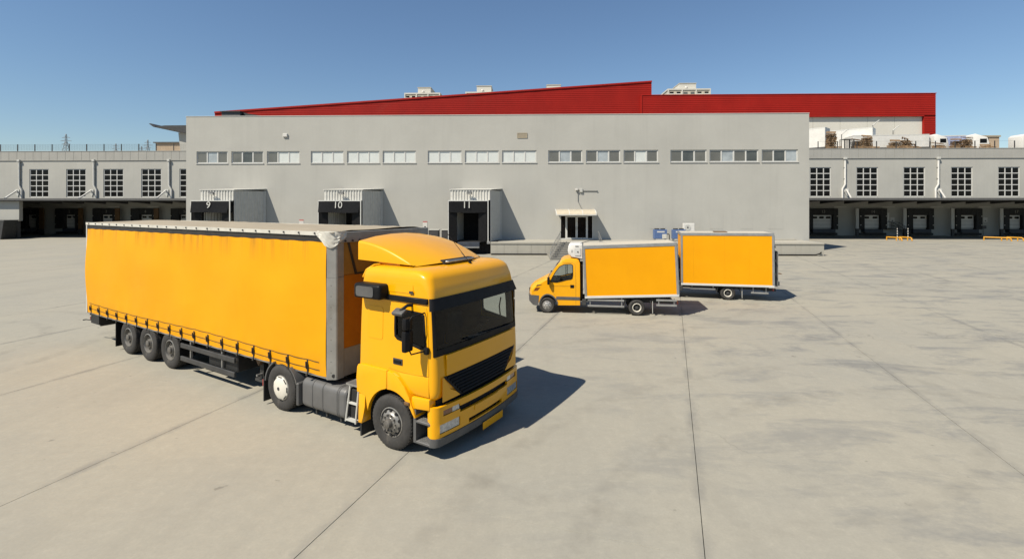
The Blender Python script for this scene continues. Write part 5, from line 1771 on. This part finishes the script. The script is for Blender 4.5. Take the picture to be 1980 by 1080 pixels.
# fuel tank: rounded section along the frame
def tank(x0, x1, yo, s):
    n = 0
    y0, y1 = sorted((yo, yo - s * .62))
    sec = rrect(y0, y1, .19, .80, .13, 5)
    rg = []
    for x, sc in ((x0, .9), (x0 + .03, .98), (x0 + .06, 1.0), (x1 - .06, 1.0), (x1 - .03, .98), (x1, .9)):
        cyy, czz = (y0 + y1) / 2, .495
        rg.append([(x, cyy + (y - cyy) * sc, czz + (z - czz) * sc) for y, z in sec])
    t_ = MB().loft(rg).build('fuel_tank', m_tank, tk, 40)
    for f in (.26, .50, .82):
        x = x0 + (x1 - x0) * f
        for dx in ((0,) if f < .8 else (0, .05)):
            o2 = [((y - cyy) * 1.02 + cyy, (z - czz) * 1.02 + czz) for y, z in sec]
            MB().loft([[(x + dx - .015, y, z) for y, z in o2], [(x + dx + .015, y, z) for y, z in o2]]).build('tank_strap', m_greyp, t_, 40)
        bx('strap_bolt', m_dkgrey, t_, x - .02, x + .02, yo - s * .12 - .02, yo - s * .12 + .02, .10, .185)
tank(-1.0, .36, -1.42, -1)
tank(-1.0, .36, 1.30, 1)
ld = MB()
yo = -1.44
ld.tube([(.40, yo, .22), (.46, yo + .06, .90)], .018, 6).tube([(.68, yo, .22), (.70, yo + .06, .90)], .018, 6)
for z in (.24, .56):
    ld.box(.40, .70, yo - .01 + .04 * (z > .5), yo + .1 + .04 * (z > .5), z, z + .03)
ld.build('side_ladder', m_greycorr, tk)
bx('battery_box', m_void, tk, .40, .74, -1.36, -.85, .2, .84, .02)
bx('cat_walk', m_alu, tk, .36, .80, -1.40, .9, .91, .95)
bx('cab_rear_dark', m_void, tk, .60, .78, YC - .9, YC + .9, .5, 1.4)

# ------------------------------------------------------------------ light box trucks
def tilt(pitch, px=.3, pz=1.75):
    c, s = math.cos(pitch), math.sin(pitch)
    return Matrix.Translation((px, 0, pz)) @ Matrix.Rotation(pitch, 4, 'Y') @ Matrix.Translation((-px, 0, -pz))
def box_body(par, x0, x1, yc, hw, z0, z1, pitch, seams, rear_detail):
    """insulated box: orange panels in an aluminium frame. x0 rear, x1 front"""
    T = tilt(pitch)
    y0, y1 = yc - hw, yc + hw
    def b(nm, mat, a, c, d, e, f, g, bev=0.0, p=par):
        return MB().box(a, c, d, e, f, g, bev, 1, T).build(nm, mat, p)
    core = b('box_core', m_white, x0 + .03, x1 - .03, y0 + .02, y1 - .02, z0 + .02, z1 - .03)
    for s in (-1, 1):
        ya, yb = (y0 + .004, y0 + .0195) if s < 0 else (y1 - .0195, y1 - .004)
        xs = [x0 + .09] + [x0 + (x1 - x0) * q for q in seams] + [x1 - .09]
        for xa, xb in zip(xs, xs[1:]):
            b('side_panel', m_orange, xa + .001, xb - .001, ya, yb, z0 + .10, z1 - .12)
    b('front_panel', m_orange, x1 - .0295, x1 - .012, y0 + .06, y1 - .06, z0 + .10, z1 - .12)
    for s in (-1, 1):
        ya, yb = (y0 - .012, y0 + .03) if s < 0 else (y1 - .03, y1 + .012)
        b('top_rail', m_alu, x0, x1, ya, yb, z1 - .12, z1 + .012, .008)
        b('bottom_rail', m_frame, x0, x1, ya, yb, z0, z0 + .10, .008)
        for xa, xb in ((x0, x0 + .09), (x1 - .09, x1)):
            b('corner_post', m_alu, xa, xb, ya + .003, yb + .003, z0 + .102, z1 - .122, .006)
    b('roof', m_broof, x0 + .0, x1 - .0, y0 + .031, y1 - .031, z1 - .02, z1 + .006)
    b('front_top_rail', m_alu, x1 - .03, x1 + .012, y0 + .031, y1 - .031, z1 - .10, z1 + .014)
    b('rear_top_rail', m_alu, x0 - .012, x0 + .03, y0 + .031, y1 - .031, z1 - .10, z1 + .014)
    for s in (-1, 1):
        ya, yb = (y0 + .04, yc - .01) if s < 0 else (yc + .01, y1 - .04)
        d = b('rear_door', m_white, x0 - .03, x0 + .028, ya, yb, z0 + .05, z1 - .11)
        for f in (.35, .75):
            yl = ya + (yb - ya) * f
            MB().cyl(T @ Vector((x0 - .05, yl, z0 + .06)), T @ Vector((x0 - .05, yl, z1 - .12)), .015, 6).build('lock_bar', m_galv, d)
        for z in (.25, .5, .75):
            yh2 = ya if s < 0 else yb
            b('hinge', m_dkgrey, x0 - .055, x0 - .031, yh2 - .06, yh2 + .06, z0 + (z1 - z0) * z - .04, z0 + (z1 - z0) * z + .04, 0, d)
    return T

def light_truck(loc, rz, label, box, pitch, seams, reefer, guards, tail_lift, hatch, wheel_r):
    """origin on the ground under the near (left, +y) rear wheel outer face; x forward"""
    t = tag(empty('box_truck', loc, rz), label, 'box truck', 'yellow box trucks in the yard')
    XFW = 3.64
    hwc = .92
    yc = -hwc - .02
    # ---- cab profile
    P = [(4.36, .62), (4.43, .72), (4.43, .88), (4.40, 1.02), (4.28, 1.14), (4.05, 1.27), (3.80, 1.385), (3.62, 1.46), (3.34, 1.84), (3.10, 2.14), (3.0, 2.21), (2.85, 2.255), (2.6, 2.27), (2.40, 2.25), (2.33, 2.20), (2.29, 2.10), (2.28, 1.2), (2.28, .36), (3.17, .34)]
    ar = arc(XFW, .33, .43, 175, 8, 10)
    P_side = P + ar
    stn = [-1, -.985, -.93, -.75, -.4, 0, .4, .75, .93, .985, 1]
    ins = {1: .035, .985: .012, .93: .0}
    def pt(x, z, k):
        a = abs(k)
        i = .035 if a == 1 else (.012 if a > .98 else 0)
        lean = 1 - .085 * max(0, z - 1.35)
        y = yc + k * hwc * lean
        xx = x
        if x > 3.5:
            xx -= .30 * (a ** 3) * min(1, (x - 3.5) / .7) * (.5 if z < 1.0 else .75)
            if 1.42 < z < 2.2: pass
        zz = z
        if z > 2.0: zz -= i * 1.2
        elif z > 1.1 and x > 3.55: zz -= i * .8
        return (xx, y, zz)
    rows = [[pt(x, z, k) for x, z in P] for k in stn]
    i_w0 = P.index((3.62, 1.46))
    i_w1 = P.index((3.10, 2.14))
    def sk(i, j): return i_w0 <= j < i_w1 and 1 <= i <= len(stn) - 3
    cabm = MB().loft(rows, closed=False, caps=False, skip=sk)
    win = [(3.50, 1.30), (3.43, 1.47), (3.28, 1.72), (3.12, 1.93), (3.02, 2.02), (2.94, 2.06), (2.66, 2.08), (2.60, 2.05), (2.58, 1.98), (2.575, 1.60), (2.60, 1.46), (2.66, 1.42), (2.85, 1.39), (3.05, 1.33), (3.25, 1.285)]
    for k in (-1, 1):
        cabm.holed(P_side, [win], lambda u, v, k=k: pt(u, v, k))
    bmesh.ops.remove_doubles(cabm.bm, verts=cabm.bm.verts, dist=.0008)
    cab = cabm.build('cab', m_yelv, t, 32)
    # glass
    rw = [[pt(x, z, k) for x, z in P[i_w0:i_w1 + 1]] for k in stn[1:-1]]
    ws = MB().loft([[(x - .006, y, z - .004) for x, y, z in r] for r in rw], closed=False, caps=False).build('windscreen', m_glass, t, 60)
    for k in (-1, 1):
        sg = MB()
        vs_ = [sg.bm.verts.new(pt(u, v, k)) for u, v in win]
        for v_ in vs_: v_.co.y -= k * .012
        sg.bm.faces.new(vs_)
        sgo = sg.build('side_window', m_glass, t)
        # rubber seal and sliding bar
        sl = [pt(u, v, k) for u, v in win + [win[0]]]
        MB().tube([(x, y + k * .004, z) for x, y, z in sl], .014, 5).build('window_seal', m_blackp, sgo, 60)
        p1, p2 = pt(2.86, 1.40, k), pt(2.86, 2.06, k)
        MB().tube([p1, p2], .014, 5).build('window_bar', m_blackp, sgo)
        # door seam
        seam = [(3.50, 1.28), (3.46, .95), (3.30, .74)], [(2.45, .40), (2.45, 1.3), (2.47, 2.05), (2.60, 2.14), (2.98, 2.12)], [(3.48, 1.12), (2.46, 1.14)]
        for sm_ in seam:
            MB().tube([(lambda q: (q[0], q[1] + k * .001, q[2]))(pt(u, v, k)) for u, v in sm_], .005, 4).build('door_seam', m_brown, t)
        hpt = pt(2.60, 1.13, k)
        bx('door_handle', m_blackp, t, 2.52, 2.68, hpt[1] - .012, hpt[1] + .012, 1.06, 1.19, .01)
        y = yc + k * hwc
        # dark rubbing strip, sill, wheel arch lip
        q0, q1 = sorted((y - k * .01, y + k * .014))
        bx('rubbing_strip', m_greyp, t, 2.29, 3.26, q0, q1, .57, .70, .004)
        ol = arc(XFW, .33, .47, 172, -4, 14); il = arc(XFW, .33, .42, 172, -4, 14)
        m0 = MB()
        rgs = []
        for (xa, za), (xb, zb) in zip(ol, il):
            x2, y2, _ = pt(xa, za, k)
            rgs.append([(x2, y2 + k * .016, za), (xb - (xa - x2), y2 + k * .016, zb), (xb - (xa - x2), y2 - k * .12, zb), (x2, y2 - k * .05, za)])
        m0.loft(rgs).build('wheel_arch', m_greyp, t, 30)
        lr = [[(XFW + .425 * math.cos(R(a)), yy_, .33 + .425 * math.sin(R(a))) for a in range(-5, 190, 13)] for yy_ in (y - k * .03, y - k * .4)]
        MB().loft(lr, closed=False, caps=False).build('wheel_house', m_void, t, 60)
        # lamps
        lx = [(4.345, .90), (4.32, 1.045), (4.10, 1.05), (4.16, .92)]
        pts_ = [pt(u, v, k * .988) for u, v in lx]
        lm = MB()
        f_ = [lm.bm.verts.new((x + .006, y_ + k * .014, z)) for x, y_, z in pts_]
        b_ = [lm.bm.verts.new((x - .05, y_ - k * .05, z)) for x, y_, z in pts_]
        lm.bm.faces.new(f_)
        for i in range(4):
            lm.bm.faces.new((f_[i], f_[(i + 1) % 4], b_[(i + 1) % 4], b_[i]))
        lm.build('headlight', m_amber, t)
        hv = pt(4.02, 1.20, k * .9)
        MB().prism([(3.86, 1.18), (4.10, 1.10), (4.04, 1.17)], 'y', *sorted((pt(4, 1.15, k)[1] - .01, pt(4, 1.15, k)[1] + .012))).build('bonnet_vent', m_dkgrey, t)
        # mirror
        mp = pt(3.60, 1.40, k)
        mo = MB().tube([mp, (mp[0] + .0, mp[1] + k * .10, mp[2] - .02)], .025, 6).build('mirror_arm', m_blackp, t)
        MB().box(mp[0] - .05, mp[0] + .05, *sorted((mp[1] + k * .06, mp[1] + k * .22)), mp[2] - .17, mp[2] + .14, .03, 2).build('mirror', m_blackp, mo, 40)
        wheel(t, XFW, yc + k * (hwc - .005), wheel_r, .20, k, 'van')
        wheel(t, 0.0, yc + k * (hwc + .01), wheel_r, .19, k, 'vandual')
        wheel(t, 0.0, yc + k * (hwc - .22), wheel_r, .19, k, 'vandual')
    # bumper
    bsec = []
    for k in stn:
        a = abs(k)
        bsec.append([(lambda q: (q[0], q[1] + (k * .01 if a > .9 else 0), q[2]))(pt(x, z, k)) for x, z in ((4.14, .30), (4.30, .31), (4.43, .48), (4.475, .66), (4.46, .73), (4.36, .74), (4.10, .72))])
    MB().loft(bsec).build('front_bumper', m_greyp, t, 40)
    for k in (-1, 1):
        y = yc + k * hwc
        q0, q1 = sorted((y - k * .12, y - k * .012))
        MB().prism([(4.02, .34), (4.12, .72), (4.40, .74), (4.38, .5), (4.22, .32)], 'y', q0, q1).build('bumper_end', m_greyp, t)
    bx('number_plate', m_sign, t, 4.46, 4.475, yc - .25, yc + .25, .5, .6)
    bx('radiator_grille', m_void, t, 4.36, 4.432, yc - .45, yc + .45, .80, .96, .01)
    # inside
    ysd = yc + .42
    for s in (-1, 1):
        st_ = MB().box(2.45, 2.95, yc + s * .42 - .24, yc + s * .42 + .24, .8, .98, .05, 2).box(2.40, 2.55, yc + s * .42 - .23, yc + s * .42 + .23, .98, 1.66, .05, 2)
        st_.box(2.42, 2.52, yc + s * .42 - .12, yc + s * .42 + .12, 1.67, 1.86, .04, 2)
        st_.build('seat', m_seat, t, 40)
    bx('dashboard', m_seat, t, 3.1, 3.55, yc - .8, yc + .8, .9, 1.30, .05, 2)
    for s in (-1, 1):
        ya, yb = sorted((yc + s * (hwc - .10), yc + s * (hwc - .07)))
        MB().prism([(2.31, .4), (2.31, 1.43), (2.66, 1.395), (3.25, 1.26), (3.5, 1.26), (3.56, .9), (3.2, .4)], 'y', ya, yb).build('door_card', m_seat, t)
    bx('headlining', m_seat, t, 2.33, 2.98, yc - .74, yc + .74, 2.15, 2.18)
    bx('bulkhead', m_seat, t, 2.302, 2.33, yc - .8, yc + .8, .5, 2.15)
    bx('cab_floor', m_void, t, 2.32, 4.1, yc - .84, yc + .84, .45, .80)
    cw_ = Vector((3.06, yc + .42, 1.36))
    A_ = Matrix.Rotation(R(-40), 3, 'Y')
    MB().tube([cw_ + A_ @ Vector((math.cos(2 * math.pi * q / 20) * .20, math.sin(2 * math.pi * q / 20) * .20, 0)) for q in range(21)], .015, 6).tube([cw_, cw_ + Vector((.2, 0, -.15))], .03, 6).build('steering_wheel', m_blackp, t, 60)
    # box, chassis
    x0, x1, z0, z1, bhw = box
    T = box_body(t, x0, x1, yc, bhw, z0, z1, pitch, seams, True)
    for s in (-1, 1):
        bx('chassis_rail', m_chassis, t, x0 + .1, 2.4, yc + s * .38 - .04, yc + s * .38 + .04, .45, .60)
    for k in range(5):
        bx('cross_bearer', m_chassis, t, x0 + .2 + k * .75, x0 + .28 + k * .75, yc - .8, yc + .8, .605, .69)
    MB().cyl((0, yc - .8, wheel_r), (0, yc + .8, wheel_r), .06, 8).build('rear_axle', m_chassis, t)
    MB().cyl((XFW, yc - .8, wheel_r), (XFW, yc + .8, wheel_r), .05, 8).build('front_axle', m_chassis, t)
    bx('cab_back', m_void, t, 2.16, 2.30, yc - .7, yc + .7, .5, 2.0)
    bx('filler_box', m_dkgrey, t, 2.02, 2.20, yc + hwc - .18, yc + hwc - .03, .36, .60, .02)
    for s in (-1, 1):
        ye = yc + s * (hwc + .0)
        for (a, c, zz) in guards:
            for z in zz:
                bx('side_guard', m_alu, t, a, c, min(ye, ye - s * .03), max(ye, ye - s * .03), z - .045, z + .03, .006)
            for x in (a + .08, c - .12):
                bx('guard_bracket', m_galv, t, x, x + .04, min(ye - s * .031, ye - s * .06), max(ye - s * .031, ye - s * .06), zz[-1] - .06, .72)
        for x in (-.52, .44):
            MB().box(-.012, .012, -.11, .11, -.30, .0, 0, 1, Matrix.Translation((x, yc + s * (hwc - .12), .63)) @ Matrix.Rotation(R(-12 if x > 0 else 12), 4, 'Y')).build('mud_flap', m_dkgrey, t)
    MB().tube([(-.62, yc + hwc - .05, .6), (-.62, yc + hwc - .02, .12)], .012, 5).build('earth_strap', m_greycorr, t)
    if reefer:
        rf = MB()
        sec = [(2.20, 2.25), (2.66, 2.33), (2.76, 2.45), (2.79, 2.60), (2.76, 2.78), (2.68, 2.84), (2.20, 2.85)]
        rgs = []
        for k, sc in ((-1, .93), (-.96, 1), (.96, 1), (1, .93)):
            rgs.append([(2.2 + (x - 2.2) * sc, yc + k * .78, 2.55 + (z - 2.55) * sc) for x, z in sec])
        ro_ = rf.loft(rgs).build('cooling_unit', m_white, t, 40)
        bx('service_panel', m_frame, ro_, 2.25, 2.50, yc + .782, yc + .80, 2.38, 2.70, .02, 2)
        bx('vent', m_dkgrey, ro_, 2.34, 2.48, yc + .7615, yc + .79, 2.755, 2.785)
        for z in (2.52, 2.58):
            bx('louvre', m_dkgrey, ro_, 2.60, 2.63, yc + .775, yc + .79, z, z + .03)
        MB().cyl((2.37, yc + .80, 2.54), (2.37, yc + .812, 2.54), .03, 10).build('badge', m_dkgrey, ro_)
        MB().tube([(2.3, yc + .3, 2.84), (1.9, yc + .25, 2.98), (1.2, yc - .2, 2.98)], .012, 5).build('cable', m_dkgrey, ro_)
    if tail_lift:
        tl = MB().box(x0 - .17, x0 - .10, yc - .85, yc + .85, .72, 2.35, .01, 1).build('tail_lift', m_dkgrey, t)
        bx('lift_edge', m_galv, tl, x0 - .20, x0 - .171, yc - .86, yc + .86, .72, 2.32)
        for s in (-1, 1):
            bx('lift_arm', m_chassis, tl, x0 - .15, x0 + .4, yc + s * .6 - .05, yc + s * .6 + .05, .45, .58)
        bx('lift_tip', m_dkgrey, tl, x0 - .27, x0 - .20, yc - .8, yc + .8, .75, .92)
    if hatch:
        MB().box(x0 + 1.9, x0 + 2.5, yc - .25, yc + .35, z1 + .007, z1 + .045, .01, 1).build('roof_hatch', m_brown, t)
    for s in (-1, 1):
        bx('rear_lamp', m_redl, t, x0 - .02, x0 + .03, yc + s * .75 - .1, yc + s * .75 + .1, .50, .60)
    return t

light_truck((4.46, 20.0, 0), R(173.4), 'yellow light truck with white cooling unit on its orange box', (-1.60, 2.13, .73, 2.88, .95), R(2.6), [], True,
            [(.50, 1.97, (.60, .36)), (-1.56, -.76, (.66, .46))], False, False, .325)
light_truck((9.52, 23.52, 0), R(167.0), 'plain orange box truck standing behind the cooling truck', (-1.97, 2.12, .66, 3.16, 1.02), R(.5), [.26, .52, .86], False,
            [(.55, 1.7, (.50,)), (-1.75, -1.0, (.40,))], True, True, .325)
